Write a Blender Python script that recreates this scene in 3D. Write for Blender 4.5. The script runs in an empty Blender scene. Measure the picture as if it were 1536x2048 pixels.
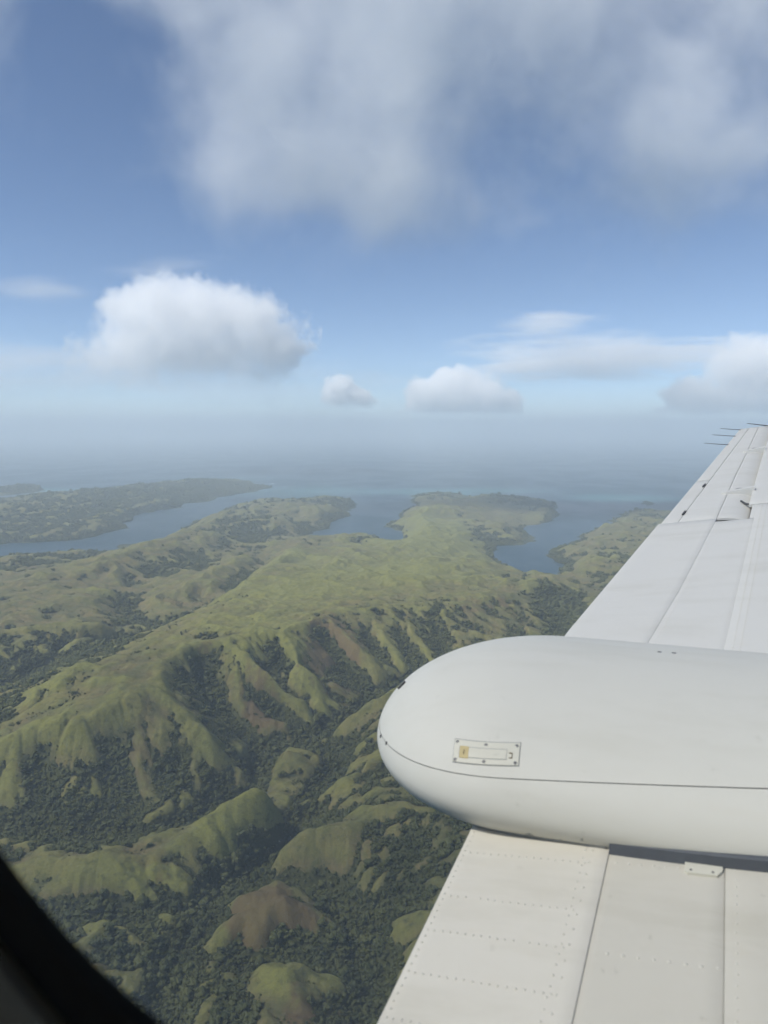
import bpy, bmesh, math, random
import numpy as np
from mathutils import Vector, Matrix

scene = bpy.context.scene
R = math.radians
# ------------------------------------------------------------------ camera
# metres; the eye is the origin, the sea lies 1000 m below
cam_data = bpy.data.cameras.new('camera')
cam_data.sensor_fit = 'VERTICAL'; cam_data.sensor_height = 36.0; cam_data.lens = 26.68
cam_data.clip_start = 0.02; cam_data.clip_end = 400000
cam = bpy.data.objects.new('camera', cam_data)
scene.collection.objects.link(cam)
cam.rotation_euler = (R(90 - 6.3), 0, 0)
scene.camera = cam
cam_data.dof.use_dof = True; cam_data.dof.focus_distance = 11.0; cam_data.dof.aperture_fstop = 4.2
# ------------------------------------------------------------------ sky, sun, exposure
SUN_EL, SUN_AZ = R(51), R(-112)          # azimuth clockwise from the viewing direction
world = bpy.data.worlds.new('World'); scene.world = world; world.use_nodes = True
wn = world.node_tree.nodes; wl = world.node_tree.links; wn.clear()
sky = wn.new('ShaderNodeTexSky'); sky.sky_type = 'NISHITA'; sky.sun_disc = False
sky.sun_elevation = SUN_EL; sky.sun_rotation = SUN_AZ; sky.altitude = 2500
sky.air_density = 0.75; sky.dust_density = 0.45; sky.ozone_density = 1.6
bg = wn.new('ShaderNodeBackground'); bg.inputs['Strength'].default_value = 0.13
wo = wn.new('ShaderNodeOutputWorld')
wl.new(sky.outputs[0], bg.inputs[0]); wl.new(bg.outputs[0], wo.inputs[0])
sun_data = bpy.data.lights.new('sun', 'SUN'); sun_data.energy = 5.0; sun_data.angle = R(5.0); sun_data.color = (1, 0.965, 0.90)
sun = bpy.data.objects.new('sun', sun_data); scene.collection.objects.link(sun)
sdir = Vector((math.sin(SUN_AZ) * math.cos(SUN_EL), math.cos(SUN_AZ) * math.cos(SUN_EL), math.sin(SUN_EL)))
sun.rotation_euler = sdir.to_track_quat('Z', 'Y').to_euler()
scene.view_settings.view_transform = 'Standard'; scene.view_settings.look = 'None'
scene.view_settings.exposure = 0.20; scene.view_settings.gamma = 1.0; scene.view_settings.use_curve_mapping = False
cy = scene.cycles
cy.use_denoising = True; cy.use_adaptive_sampling = True; cy.adaptive_threshold = 0.04
cy.max_bounces = 48; cy.diffuse_bounces = 2; cy.glossy_bounces = 2; cy.transmission_bounces = 3; cy.transparent_max_bounces = 12
cy.volume_bounces = 40; cy.volume_step_rate = 2.5; cy.volume_max_steps = 256
cy.caustics_reflective = False; cy.caustics_refractive = False; cy.sample_clamp_indirect = 6.0

SEA = -1000.0
C = scene.collection

# ------------------------------------------------------------------ helpers
def tag(o, label=None, cat=None, group=None, kind=None):
    if label: o['label'] = label
    if cat: o['category'] = cat
    if group: o['group'] = group
    if kind: o['kind'] = kind
    return o

def link(name, me, mats=None, parent=None):
    o = bpy.data.objects.new(name, me); C.objects.link(o)
    if mats is not None:
        for m in (mats if isinstance(mats, (list, tuple)) else [mats]): me.materials.append(m)
    if parent: o.parent = parent
    return o

def empty(name, loc=(0, 0, 0), rot=(0, 0, 0)):
    o = bpy.data.objects.new(name, None); C.objects.link(o); o.location = loc; o.rotation_euler = rot
    return o

def mesh(name, verts, faces, smooth=False):
    me = bpy.data.meshes.new(name); me.from_pydata([tuple(v) for v in verts], [], [tuple(f) for f in faces]); me.update()
    if smooth: me.polygons.foreach_set('use_smooth', [True] * len(me.polygons))
    return me

def grid_mesh(name, V, F, smooth=True):
    """big mesh from numpy arrays, quads"""
    me = bpy.data.meshes.new(name)
    me.vertices.add(len(V)); me.vertices.foreach_set('co', V.astype(np.float32).ravel())
    me.loops.add(F.size); me.loops.foreach_set('vertex_index', F.astype(np.int32).ravel())
    me.polygons.add(len(F)); me.polygons.foreach_set('loop_start', np.arange(0, F.size, F.shape[1], dtype=np.int32))
    if smooth: me.polygons.foreach_set('use_smooth', np.ones(len(F), bool))
    me.update(calc_edges=True); me.validate()
    return me

class NT:
    """small node-tree writer"""
    def __init__(self, name):
        self.m = bpy.data.materials.new(name); self.m.use_nodes = True
        self.t = self.m.node_tree; self.t.nodes.clear(); self.out = self.t.nodes.new('ShaderNodeOutputMaterial')
    def n(self, kind, **kw):
        x = self.t.nodes.new('ShaderNode' + kind)
        for k, v in kw.items():
            if k == 'ins':
                for i, val in v.items(): self.put(x.inputs[i], val)
            else: setattr(x, k, v)
        return x
    def put(self, sock, val):
        if isinstance(val, bpy.types.NodeSocket): self.t.links.new(val, sock)
        elif isinstance(val, bpy.types.Node): self.t.links.new(val.outputs[0], sock)
        else: sock.default_value = val
    def math(self, op, a, b=0.0, c=None, clamp=False):
        x = self.n('Math', operation=op, use_clamp=clamp); self.put(x.inputs[0], a); self.put(x.inputs[1], b)
        if c is not None: self.put(x.inputs[2], c)
        return x.outputs[0]
    def mix(self, fac, a, b, blend='MIX'):
        x = self.n('Mix', data_type='RGBA', blend_type=blend); self.put(x.inputs[0], fac); self.put(x.inputs[6], a); self.put(x.inputs[7], b)
        return x.outputs[2]
    def ramp(self, fac, lo, hi, a=0.0, b=1.0):
        x = self.n('MapRange', interpolation_type='SMOOTHSTEP'); self.put(x.inputs[0], fac)
        for i, v in enumerate((lo, hi, a, b)): self.put(x.inputs[i + 1], v)
        return x.outputs[0]
    def noise(self, vec, scale, detail=3.0, rough=0.55, **kw):
        x = self.n('TexNoise', **kw); x.inputs['Scale'].default_value = scale; x.inputs['Detail'].default_value = detail; x.inputs['Roughness'].default_value = rough
        self.put(x.inputs['Vector'], vec)
        return x.outputs[0]
    def bsdf(self, **kw):
        x = self.n('BsdfPrincipled')
        for k, v in kw.items(): self.put(x.inputs[k.replace('_', ' ')], v)
        self.t.links.new(x.outputs[0], self.out.inputs['Surface'])
        return x
# ridge and stream lines, metres: (east, north, height above the sea)
LINES=[[(-928,1443,92),(-778,1448,113),(-717,1449,121),(-647,1452,128),(-603,1459,140),(-572,1458,147),(-538,1460,135),(-492,1475,125),(-439,1509,135),(-399,1562,150),(-356,1617,167),(-302,1631,189),(-270,1629,188),(-250,1640,162),(-223,1669,113)],
[(-572,1458,147),(-517,1414,130),(-459,1370,113),(-420,1365,98),(-386,1350,75)],
[(-398,1558,149),(-356,1524,132),(-326,1545,103)],
[(-301,1962,89),(-273,1997,124),(-227,1966,106),(-200,1961,83)],
[(316,2431,275),(209,2335,255),(29,2253,210),(-42,2227,180),(-117,2195,130),(-185,2191,80)],
[(235,1892,250),(106,1879,215),(-13,1890,165),(-67,1869,139),(-124,1837,114),(-180,1818,81),(-194,1804,62)],
[(244,1516,181),(143,1560,177),(43,1603,169),(-49,1641,155),(-77,1624,137),(-90,1612,120)],
[(43,1602,167),(-35,1578,156),(-96,1538,152),(-147,1535,148),(-180,1538,137),(-203,1533,113),(-224,1502,75)],
[(-35,1579,147),(-8,1469,120),(-47,1393,82)],
[(-289,1373,94),(-247,1366,111),(-199,1363,111),(-139,1357,91),(-101,1333,72),(-69,1274,53)],
[(-212,1353,109),(-214,1307,102),(-229,1280,84),(-244,1270,62)],
[(-214,1177,75),(-185,1186,105),(-149,1174,88),(-92,1180,75),(-56,1191,57)],
[(-185,1184,103),(-168,1149,95),(-133,1110,83),(-98,1072,72),(-65,1023,58)],
[(-230,1079,75),(-280,1160,68),(-324,1242,60)],
[(121,1305,140),(53,1218,106),(18,1147,79)],
[(-1197,1897,140),(-976,1855,212),(-882,1873,236),(-770,1883,256),(-688,1948,280),(-652,2051,294),(-650,2130,298)],
[(-1043,1985,196),(-998,2040,246),(-951,2095,276),(-930,2184,294),(-918,2217,302),(-872,2208,300),(-813,2156,288),(-774,2159,290),(-712,2198,297),(-650,2130,298)],
[(-952,1911,222),(-873,2007,254),(-765,2054,280)],
[(-646,2114,296),(-604,2025,276),(-537,1980,236),(-457,1932,182),(-401,1925,113),(-350,1895,72)],
[(-768,1879,255),(-713,1861,183),(-661,1814,112),(-605,1717,72)],
[(-881,1872,234),(-868,1831,143),(-820,1745,82)],
[(-648,2037,290),(-584,1903,205),(-534,1853,106)],
[(-650,2130,298),(-669,2281,296),(-598,2403,300),(-505,2510,302),(-427,2554,302),(-362,2582,298),(-295,2686,292),(-210,2898,284),(-57,3022,276),(67,3136,268),(240,3189,258),(424,3289,246),(615,3498,222),(806,3858,205),(877,3947,200),(964,3917,150)],
[(-946,2528,225),(-901,2524,256),(-809,2507,282),(-720,2552,292),(-704,2843,278),(-702,3397,242),(-676,4073,205),(-673,4804,160),(-634,5597,112)],
[(-535,2758,292),(-473,3390,246),(-375,3788,222)],
[(-489,4352,180),(-221,4861,150),(80,5466,118),(326,5977,96),(462,6812,84),(391,7648,74),(710,9160,62),(1064,9921,50),(1754,9394,38)],
[(-163,3580,228),(218,3980,196),(540,4201,180),(613,3944,190)],
[(-375,6405,70),(-211,6616,66),(-77,6469,52)],
[(-544,2457,298),(-475,2331,222),(-403,2293,172),(-332,2293,120),(-258,2248,85)],
[(-488,2511,300),(-434,2375,262),(-323,2316,206),(-261,2307,162),(-163,2365,106)],
[(-361,2573,297),(-289,2469,250),(-231,2430,206),(-137,2450,124)],
[(-226,2850,284),(-170,2778,258),(-101,2679,216),(-32,2626,162),(29,2624,106)],
[(-57,3018,275),(0,2819,214),(36,2776,174),(68,2704,122)],
[(67,3132,267),(97,2928,216),(178,2799,136)],
[(283,3192,255),(323,2956,184),(368,2832,132)],
[(528,3390,232),(556,3149,170),(556,2917,130)],
[(-1795,3481,190),(-1859,3921,200),(-1784,4054,206),(-1626,4136,204),(-1604,4733,182),(-1624,5570,150),(-1624,6296,128),(-1629,7263,106),(-1587,8030,92),(-1248,9062,72),(-835,9853,50)],
[(-941,4964,142),(-955,4353,168),(-1002,4069,178),(-1058,3774,176),(-1141,3629,158)],
[(-1813,2776,230),(-1489,2876,226),(-1335,2967,226),(-1156,3021,212),(-1097,3053,170)],
[(-1667,3226,205),(-1579,3419,216),(-1412,3461,216),(-1334,3698,190)],
[(-943,4976,140),(-771,4750,118)],
[(-1048,6916,70),(-864,7747,62),(-517,8864,45)],
[(-2470,4812,100),(-2470,5228,100),(-2327,5384,95),(-2141,5555,70)],
[(-1329,2773,150),(-1216,2821,190),(-1165,2939,205)],
[(706,2727,130),(431,2741,110),(245,2738,92),(57,2609,80),(-79,2402,68),(-173,2240,58),(-123,2029,51),(-164,1849,48),(-202,1730,46),(-245,1592,43),(-310,1509,42),(-344,1406,42),(-357,1301,45),(-365,1197,48),(-338,1075,45)],
[(-251,2181,58),(-342,2090,52),(-343,1888,49),(-407,1791,52),(-489,1682,52),(-592,1642,50),(-769,1652,49),(-1044,1732,52)],
[(-173,2240,58),(-250,2169,60),(-361,2119,69),(-498,2222,135),(-588,2367,220)],
[(-203,2317,78),(-299,2333,108),(-395,2425,172)],
[(-146,2429,92),(-243,2448,140),(-353,2504,222)],
[(-45,2521,86),(-121,2632,138),(-237,2736,222)],
[(4,2734,118),(-58,2841,196)],
[(126,2771,112),(63,2913,192)],
[(259,2795,118),(225,2979,190)],
[(-1456,2321,80),(-1327,2539,92),(-1244,2820,104),(-1095,3034,112),(-973,3222,124),(-1165,3496,112),(-1342,3856,100),(-1361,4387,84),(-1241,4911,68),(-1200,5640,48),(-1176,6593,25),(-870,6960,8)],
[(-888,6413,30),(-856,5387,58),(-772,4652,92),(-770,3838,120),(-890,3498,126),(-958,3323,124)],
[(-2167,4327,120),(-2085,4890,92),(-1986,5533,40)],
[(-1498,2884,140),(-1386,2985,172)],
[(-347,1463,45),(-260,1494,45),(-175,1485,46),(-109,1437,45),(-56,1376,42),(-26,1302,39),(-17,1229,37),(-13,1089,33)],
[(-260,1263,49),(-189,1281,52),(-114,1258,48),(-56,1248,41)],
[(-508,1392,52),(-431,1366,49),(-356,1374,43)],
[(-732,1352,58),(-589,1352,58),(-508,1392,52)],
[(-120,2245,62),(-12,2255,90),(131,2345,120)],
[(-164,1855,52),(-62,1876,82),(41,1861,116)],
[(-178,1734,50),(-103,1679,92),(-9,1631,140)],
[(-471,5516,110),(-501,5072,120),(-627,4512,150)],
[(51,6347,40),(-107,5750,80),(-425,5403,110)],
[(824,5830,20),(448,5090,110),(168,4825,140)],
[(1729,5376,60),(1166,4221,90),(892,3562,110),(678,3021,120)],
[(1444,5743,50),(1694,6175,66),(2002,6517,80),(2328,6842,80),(2583,6916,70)],
[(1439,5233,85),(1755,5578,100),(2231,5756,110),(2964,6085,100)],
[(1246,3489,200),(1754,4150,190),(2537,4861,150)],
[(-2002,12742,25),(-2485,13076,60),(-3091,12728,85),(-3466,11985,75),(-3729,10891,80),(-4219,10324,80),(-4177,9310,90),(-4130,8447,90),(-4329,7516,90)],
[(-2782,10061,50),(-2938,8908,70),(-2960,7856,75),(-3010,6990,60),(-3150,6504,60)],
[(-5778,12356,30),(-5859,11856,30)]]
# shorelines, metres
SHORES=[[(-3871,4951),(-3079,5308),(-2888,5632),(-2787,5901),(-2682,6021),(-2501,6070),(-2288,6095),(-2110,5901),(-2031,5878),(-1950,6121),(-1919,6582),(-1957,7437),(-2048,7951),(-1863,8259),(-1988,8741),(-1965,9894),(-1586,10516),(-1185,10665),(-692,10897),(-367,10093),(-330,9578),(-468,9058),(-385,8542),(-533,8037),(-544,7588),(-735,7083),(-726,6731),(-524,6671),(-369,7117),(-124,7186),(0,6439),(136,6357),(173,6824),(241,7400),(10,7588),(21,7951),(185,8214),(225,8950),(373,9894),(419,11306),(792,11746),(1171,11656),(1364,10741),(1906,10590),(2283,10026),(2034,8741),(1760,8037),(1518,7827),(1368,7627),(1385,7083),(1236,6582),(991,6412),(817,5949),(840,5465),(883,5035),(957,4728),(1102,4728),(1221,5159),(1312,5855),(1421,6197),(1706,6641),(1958,7291),(2160,7437),(2300,7627),(2510,8259),(2800,8950),(3172,9169),(3277,8640),(4011,8741),(5655,8259),(12000,5500),(9000,300),(-9000,300),(-9000,4951)],
[(-6782,10590),(-5235,10300),(-5253,11222),(-5148,11839),(-4444,11839),(-3973,12322),(-4129,13659),(-3792,14441),(-2744,14441),(-2216,13537),(-1824,12846),(-2097,11839),(-2381,10976),(-2410,10230),(-2708,10026),(-2528,9640),(-2694,9282),(-2828,8741),(-2731,8037),(-2585,7512),(-2715,6824),(-2966,6671),(-3160,6611),(-3336,6524),(-4134,6412)],
[(-6478,11839),(-6355,12526),(-6448,13416),(-6182,13416),(-5515,12423),(-5497,11746),(-5657,11139)],
[(-2274,6250),(-2318,6496),(-2163,6524),(-2117,6357),(-2143,6146)],
[(3398,10026),(3667,10516),(3659,10161),(3414,9765)]]
# land cover seen on the ground: (east, north, half width, half depth, weight)
WOODED=[(-1294,2692,226,325,1.9),(-1147,2744,142,139,0.9),(-1086,2073,97,273,1.4),(-894,1778,129,354,1),(-761,1636,187,107,0.9),(-458,1855,83,191,1),(-521,1713,93,83,0.8),(-663,1822,98,161,0.6),(-770,1810,112,166,0.7),(-566,1885,70,174,0.5),(-574,2366,84,189,0.9),(-531,2058,59,167,0.7),(-447,2284,65,239,0.5),(-372,2467,68,198,0.7),(-259,2259,112,150,0.8),(-123,2672,110,252,0.3),(121,2900,119,296,0.8),(263,2955,121,303,0.8),(-92,2852,68,261,0.5),(814,3656,151,452,1),(885,3442,144,579,1),(852,5272,143,483,0.9),(-40,2139,91,203,1),(-159,2151,93,231,0.9),(-272,1900,70,95,0.6),(-157,1776,79,113,0.8),(14,1793,78,151,0.6),(52,1454,122,173,1.2),(118,1527,68,95,1),(-49,1483,56,133,0.1),(-64,1336,64,149,1.1),(-6,1195,80,145,1.2),(-336,1290,118,163,1.3),(-404,1214,125,153,1.3),(-246,1122,58,61,0.9),(-510,1372,103,121,0.8),(-235,1626,62,99,0.8),(-344,1500,82,90,1),(-275,1601,48,100,0.8),(-116,1285,42,71,0.5),(-172,1298,31,45,0.8),(-1312,3769,107,234,1.3),(-1073,3332,142,149,1.3),(-996,2739,99,99,1.2),(-1204,4896,236,255,1.2),(-1341,4471,156,218,1.1),(-666,3334,91,145,0.9),(-675,4072,49,199,1),(-1241,6480,263,540,1),(-1234,7207,291,536,0.7),(-2134,5537,197,286,0.9),(-2235,5009,219,286,0.7),(-2362,4788,178,308,0.8),(994,11392,831,691,1.3),(1903,10200,549,705,1.3),(1923,8739,237,730,1.2),(886,6596,177,424,1.2),(999,6198,125,368,0.9),(163,7676,203,321,1),(-583,7438,198,372,0.8),(-506,9809,390,517,1),(-1037,10591,422,449,0.5),(-116,6276,167,223,0.9),(1371,6198,127,508,0.9),(1486,5153,286,802,0.7),(2793,8741,304,749,1),(-3327,10754,2232,1872,1.3),(-3161,7346,848,1883,1.2),(-2658,12661,1025,1609,1.2),(-6101,12517,827,1386,1.2),(-2215,6357,179,288,2),(3551,10161,213,581,2),(-848,2014,152,176,-1.2),(-741,2066,91,116,-0.8),(-595,2780,212,170,-1.1),(-452,3242,243,296,-1.3),(-163,3581,338,343,-2),(-24,4663,499,524,-2.2),(402,5390,397,609,-2),(-407,4111,194,361,-1.5),(441,7219,288,757,-1.4),(1007,8841,471,550,-1.2),(335,3794,230,250,-1.2),(-581,5190,174,294,-1.2),(-779,2465,88,75,-1),(-1364,3176,350,376,-1),(-1453,4030,288,341,-0.7),(-1517,4858,203,315,-0.7),(-1004,3861,161,203,-0.7),(-1483,5457,188,331,-0.6),(-1188,8621,345,430,-0.8),(-521,2686,111,102,-0.8),(-321,1610,60,52,-1),(-377,1561,35,49,-0.7),(-470,1437,52,54,-1),(-561,1443,70,34,-0.8),(-654,1444,71,34,-0.5),(-222,1330,74,66,-1.2),(-226,1292,31,45,-1),(-180,1166,29,40,-1),(-138,1155,58,31,-0.6),(-140,1108,38,44,-1),(-157,1526,58,69,-0.7),(-125,1532,81,33,-0.8),(-54,1624,60,31,-0.7),(-262,2297,64,65,-0.7),(-179,2439,59,71,-0.9),(-204,2337,66,46,-0.9),(-471,2103,45,122,-0.6),(-567,2041,37,128,-0.8),(3,2783,38,153,-0.5),(-80,2470,69,60,-0.6),(-105,1953,57,46,-0.6),(-269,1983,36,49,-0.6),(-664,1868,84,105,-0.4),(-590,1746,54,58,-0.3),(-788,1862,128,51,-0.6)]
BARE=[(-378,2230,72,151,1.2),(-140,2656,110,241,1),(-230,2667,55,197,0.8),(-564,2395,59,115,0.8),(-214,1338,80,67,1.5),(-259,1326,26,47,1),(-132,1106,42,52,1.2),(-445,1418,28,31,0.9),(-620,1846,84,133,0.5),(-660,1738,68,88,0.5),(356,3081,126,254,0.6),(-2198,4578,203,443,0.7),(-3344,8584,731,1423,0.5),(411,4660,313,338,0.35),(-2106,6762,282,644,0.4),(-1564,5906,243,555,0.4),(-933,3578,125,148,0.6),(1593,5804,321,755,0.5),(-322,6220,165,221,0.9),(65,3026,123,118,0.4),(515,3309,113,157,0.6),(-1590,3839,418,529,0.3)]
LUSH=[(-22,4167,503,730,1),(-473,3391,207,319,0.8),(444,5965,358,1043,0.9),(441,7219,288,757,0.8),(-521,2686,223,219,0.6),(-332,1610,72,66,0.8),(-226,1292,26,36,1.2),(-453,1411,34,42,0.9),(-186,1174,19,24,0.9),(-205,2361,99,96,0.6),(-859,2041,153,181,0.4),(-72,6087,243,531,0.7),(-557,4970,167,271,0.7)]
# ------------------------------------------------------------------ terrain
def hash2(ix, iy, seed):
    h = (ix.astype(np.int64) * 374761393 + iy.astype(np.int64) * 668265263 + seed * 1274126177) & 0x7fffffff
    h = ((h ^ (h >> 13)) * 1103515245) & 0x7fffffff
    return (h ^ (h >> 16)) & 0xffff

def gnoise(x, y, seed=0):
    """2-D gradient noise, about -1..1"""
    ix = np.floor(x); iy = np.floor(y); fx = x - ix; fy = y - iy
    ix = ix.astype(np.int64); iy = iy.astype(np.int64)
    u = fx * fx * fx * (fx * (fx * 6 - 15) + 10); v = fy * fy * fy * (fy * (fy * 6 - 15) + 10)
    def g(a, b):
        t = hash2(ix + a, iy + b, seed) * (2 * math.pi / 65536)
        return np.cos(t) * (fx - a) + np.sin(t) * (fy - b)
    n0 = g(0, 0); n1 = g(1, 0); n2 = g(0, 1); n3 = g(1, 1)
    return 1.5 * ((n0 * (1 - u) + n1 * u) * (1 - v) + (n2 * (1 - u) + n3 * u) * v)

def fbm(x, y, wl, octaves, seed=0, gain=0.5):
    s = 0; a = 1.0; f = 1.0 / wl
    for k in range(octaves):
        s = s + a * gnoise(x * f + 17.3 * k, y * f - 9.1 * k, seed + k)
        a *= gain; f *= 2.03
    return s

def ridged(x, y, wl, octaves, seed=0, gain=0.5):
    s = 0; a = 1.0; f = 1.0 / wl
    for k in range(octaves):
        s = s + a * (0.5 - np.abs(gnoise(x * f + 31.7 * k, y * f + 5.9 * k, seed + k)))
        a *= gain; f *= 2.03
    return s

def blur(a, r):
    """box blur run twice, radius in cells"""
    for _ in range(2):
        for ax in (0, 1):
            p = np.concatenate([np.repeat(a.take([0], ax), r + 1, ax), a, np.repeat(a.take([-1], ax), r, ax)], ax)
            c = np.cumsum(p, ax, dtype=np.float64)
            n = a.shape[ax]
            a = (c.take(np.arange(2 * r + 1, 2 * r + 1 + n), ax) - c.take(np.arange(0, n), ax)) / (2 * r + 1)
    return a

def sample(g, x0, y0, d, x, y):
    """bilinear read of grid g[row=y, col=x]"""
    fx = np.clip((x - x0) / d, 0, g.shape[1] - 1.001); fy = np.clip((y - y0) / d, 0, g.shape[0] - 1.001)
    i = fx.astype(np.int64); j = fy.astype(np.int64); fx = fx - i; fy = fy - j
    return (g[j, i] * (1 - fx) + g[j, i + 1] * fx) * (1 - fy) + (g[j + 1, i] * (1 - fx) + g[j + 1, i + 1] * fx) * fy

def in_poly(x, y, poly):
    ins = np.zeros(x.shape, bool); n = len(poly)
    for k in range(n):
        xa, ya = poly[k]; xb, yb = poly[(k + 1) % n]
        if ya == yb: continue
        c = ((ya > y) != (yb > y)) & (x < (xb - xa) * (y - ya) / (yb - ya) + xa)
        ins ^= c
    return ins

GX0, GY0, GD, GN = -8200.0, 500.0, 20.0, 832            # far grid
NX0, NY0, ND, NNX, NNY = -2000.0, 850.0, 5.0, 744, 576   # near grid, finer

def rasterise(x0, y0, d, nx, ny, step):
    """the surveyed lines as fixed cells of a grid"""
    acc = np.zeros((ny, nx)); cnt = np.zeros((ny, nx))
    for pl in LINES:
        for (xa, ya, ha), (xb, yb, hb) in zip(pl[:-1], pl[1:]):
            n = max(2, int(math.hypot(xb - xa, yb - ya) / step))
            t = np.linspace(0, 1, n)
            px = xa + (xb - xa) * t; py = ya + (yb - ya) * t; ph = ha + (hb - ha) * t
            i = np.round((px - x0) / d).astype(int); j = np.round((py - y0) / d).astype(int)
            ok = (i >= 0) & (j >= 0) & (i < nx) & (j < ny)
            np.add.at(acc, (j[ok], i[ok]), ph[ok]); np.add.at(cnt, (j[ok], i[ok]), 1)
    return acc / np.maximum(cnt, 1), cnt > 0

def harmonic(val, fixed, iters=70):
    """surface through the fixed cells, coarse to fine"""
    levels = [(val, fixed)]
    while min(levels[-1][0].shape) > 30:
        v, f = levels[-1]
        r, s = v.shape[0] // 2 * 2, v.shape[1] // 2 * 2
        vv = v[:r, :s].reshape(r // 2, 2, s // 2, 2); ff = f[:r, :s].reshape(r // 2, 2, s // 2, 2)
        c = ff.sum((1, 3))
        levels.append((np.where(c > 0, (vv * ff).sum((1, 3)) / np.maximum(c, 1), 0), c > 0))
    h = None
    for v, f in levels[::-1]:
        if h is None: h = np.where(f, v, v[f].mean())
        else:
            u = np.repeat(np.repeat(h, 2, 0), 2, 1)
            u = np.pad(u, ((0, max(0, v.shape[0] - u.shape[0])), (0, max(0, v.shape[1] - u.shape[1]))), mode='edge')[:v.shape[0], :v.shape[1]]
            h = np.where(f, v, u)
        for _ in range(iters):
            p = np.pad(h, 1, mode='edge')
            h = np.where(f, v, 0.25 * (p[:-2, 1:-1] + p[2:, 1:-1] + p[1:-1, :-2] + p[1:-1, 2:]))
    return h

def make_far_grid():
    xs = GX0 + GD * np.arange(GN); ys = GY0 + GD * np.arange(GN)
    X, Y = np.meshgrid(xs, ys)
    # shores wander a little
    wx = X + 60 * gnoise(X / 640, Y / 640, 75) + 45 * gnoise(X / 300, Y / 300, 71) + 35 * gnoise(X / 150, Y / 150, 72)
    wy = Y + 90 * gnoise(X / 640, Y / 640, 76) + 70 * gnoise(X / 300, Y / 300, 73) + 45 * gnoise(X / 150, Y / 150, 74)
    land = np.zeros(X.shape, bool)
    for p in SHORES: land |= in_poly(wx, wy, p)
    fixed = ~land; val = np.where(land, 0.0, -6.0)
    lh, lm = rasterise(GX0, GY0, GD, GN, GN, 9)
    m = lm & land
    val[m] = lh[m]; fixed |= m
    # the last row and columns rest at a middling height
    edge = np.zeros(X.shape, bool); edge[0] = True; edge[:, 0] = True; edge[:, -1] = True
    e = edge & ~fixed; val[e] = 90; fixed |= e
    return X, Y, harmonic(val, fixed), land

def erode(h, d, drops, steps, seed, k_er=0.30, k_dep=0.22):
    """rain running down the slope, all drops at once"""
    rg = np.random.default_rng(seed)
    ny, nx = h.shape
    h = h.copy()
    px = rg.random(drops) * (nx - 3) + 1; py = rg.random(drops) * (ny - 3) + 1
    dx = np.zeros(drops); dy = np.zeros(drops); sed = np.zeros(drops); vol = np.ones(drops); vel = np.ones(drops)
    flow = np.zeros(h.shape)
    for st in range(steps):
        i = px.astype(np.int64); j = py.astype(np.int64); fx = px - i; fy = py - j
        a = h[j, i]; b = h[j, i + 1]; c = h[j + 1, i]; e = h[j + 1, i + 1]
        gx = (b - a) * (1 - fy) + (e - c) * fy; gy = (c - a) * (1 - fx) + (e - b) * fx
        h0 = a * (1 - fx) * (1 - fy) + b * fx * (1 - fy) + c * (1 - fx) * fy + e * fx * fy
        dx = dx * 0.35 - gx; dy = dy * 0.35 - gy
        l = np.hypot(dx, dy) + 1e-9
        dx = dx / l; dy = dy / l
        nx_ = np.clip(px + dx, 1, nx - 2.01); ny_ = np.clip(py + dy, 1, ny - 2.01)
        h1 = sample(h, 0, 0, 1, nx_, ny_)
        dh = h1 - h0
        cap = np.clip(-dh, 0.02, 4) * vel * vol * 1.1
        take = np.where((sed > cap) | (dh > 0),
                        -np.where(dh > 0, np.minimum(dh, sed), (sed - cap) * k_dep),
                        np.minimum((cap - sed) * k_er, np.maximum(-dh, 0)))
        sed = np.maximum(sed + take, 0)
        for jj, ii, w in ((j, i, (1 - fx) * (1 - fy)), (j, i + 1, fx * (1 - fy)), (j + 1, i, (1 - fx) * fy), (j + 1, i + 1, fx * fy)):
            np.add.at(h, (jj, ii), -take * w * 0.5)
        np.add.at(flow, (j, i), vol)
        vel = np.sqrt(np.clip(vel * vel - dh * 0.5, 0.05, 9)); vol *= 0.985
        px, py = nx_, ny_
    return h, flow
def smooth01(x, a, b):
    t = np.clip((x - a) / (b - a), 0, 1); return t * t * (3 - 2 * t)

def blobs(X, Y, B):
    s = np.zeros(X.shape)
    for x, y, rx, ry, w in B:
        q = ((X - x) / rx) ** 2 + ((Y - y) / ry) ** 2
        s += w * np.exp(-0.7 * q)
    return s

def cover_of(X, Y, h, d):
    """how wooded, bare and lush the ground is, from its shape and from what grows there"""
    gy, gx = np.gradient(h, d)
    slope = np.hypot(gx, gy)
    r1 = max(1, int(round(45 / d))); r2 = max(2, int(round(110 / d)))
    hollow = np.clip((blur(h, r1) - h) / 10, -1.5, 1.5) * 0.55 + np.clip((blur(h, r2) - h) / 30, -1.5, 1.5) * 0.5
    if d < 10: hollow = hollow + np.clip((blur(h, max(1, int(18 / d))) - h) / 2.2, -1.2, 1.2) * 0.50
    east = np.clip(-gx, -0.8, 0.8)
    n = fbm(X, Y, 170, 4, 301) * 0.55 + fbm(X, Y, 48, 4, 311, 0.6) * 0.55
    wood = -0.45 + 1.25 * hollow + 0.50 * east + 0.35 * np.clip(slope - 0.25, -0.25, 0.6) + n + blobs(X, Y, WOODED) * 0.78
    bare = -0.35 + 0.35 * fbm(X, Y, 120, 4, 331) + 0.30 * fbm(X, Y, 30, 3, 341) + blobs(X, Y, BARE) * 1.05
    lush = 0.30 * fbm(X, Y, 260, 4, 351) + 0.12 * fbm(X, Y, 40, 3, 361) + blobs(X, Y, LUSH) * 1.2 + np.clip((h - blur(h, r1)) / 14, -0.3, 0.6)
    return wood, np.clip(bare, 0, 1), np.clip(lush, 0, 1)

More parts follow.
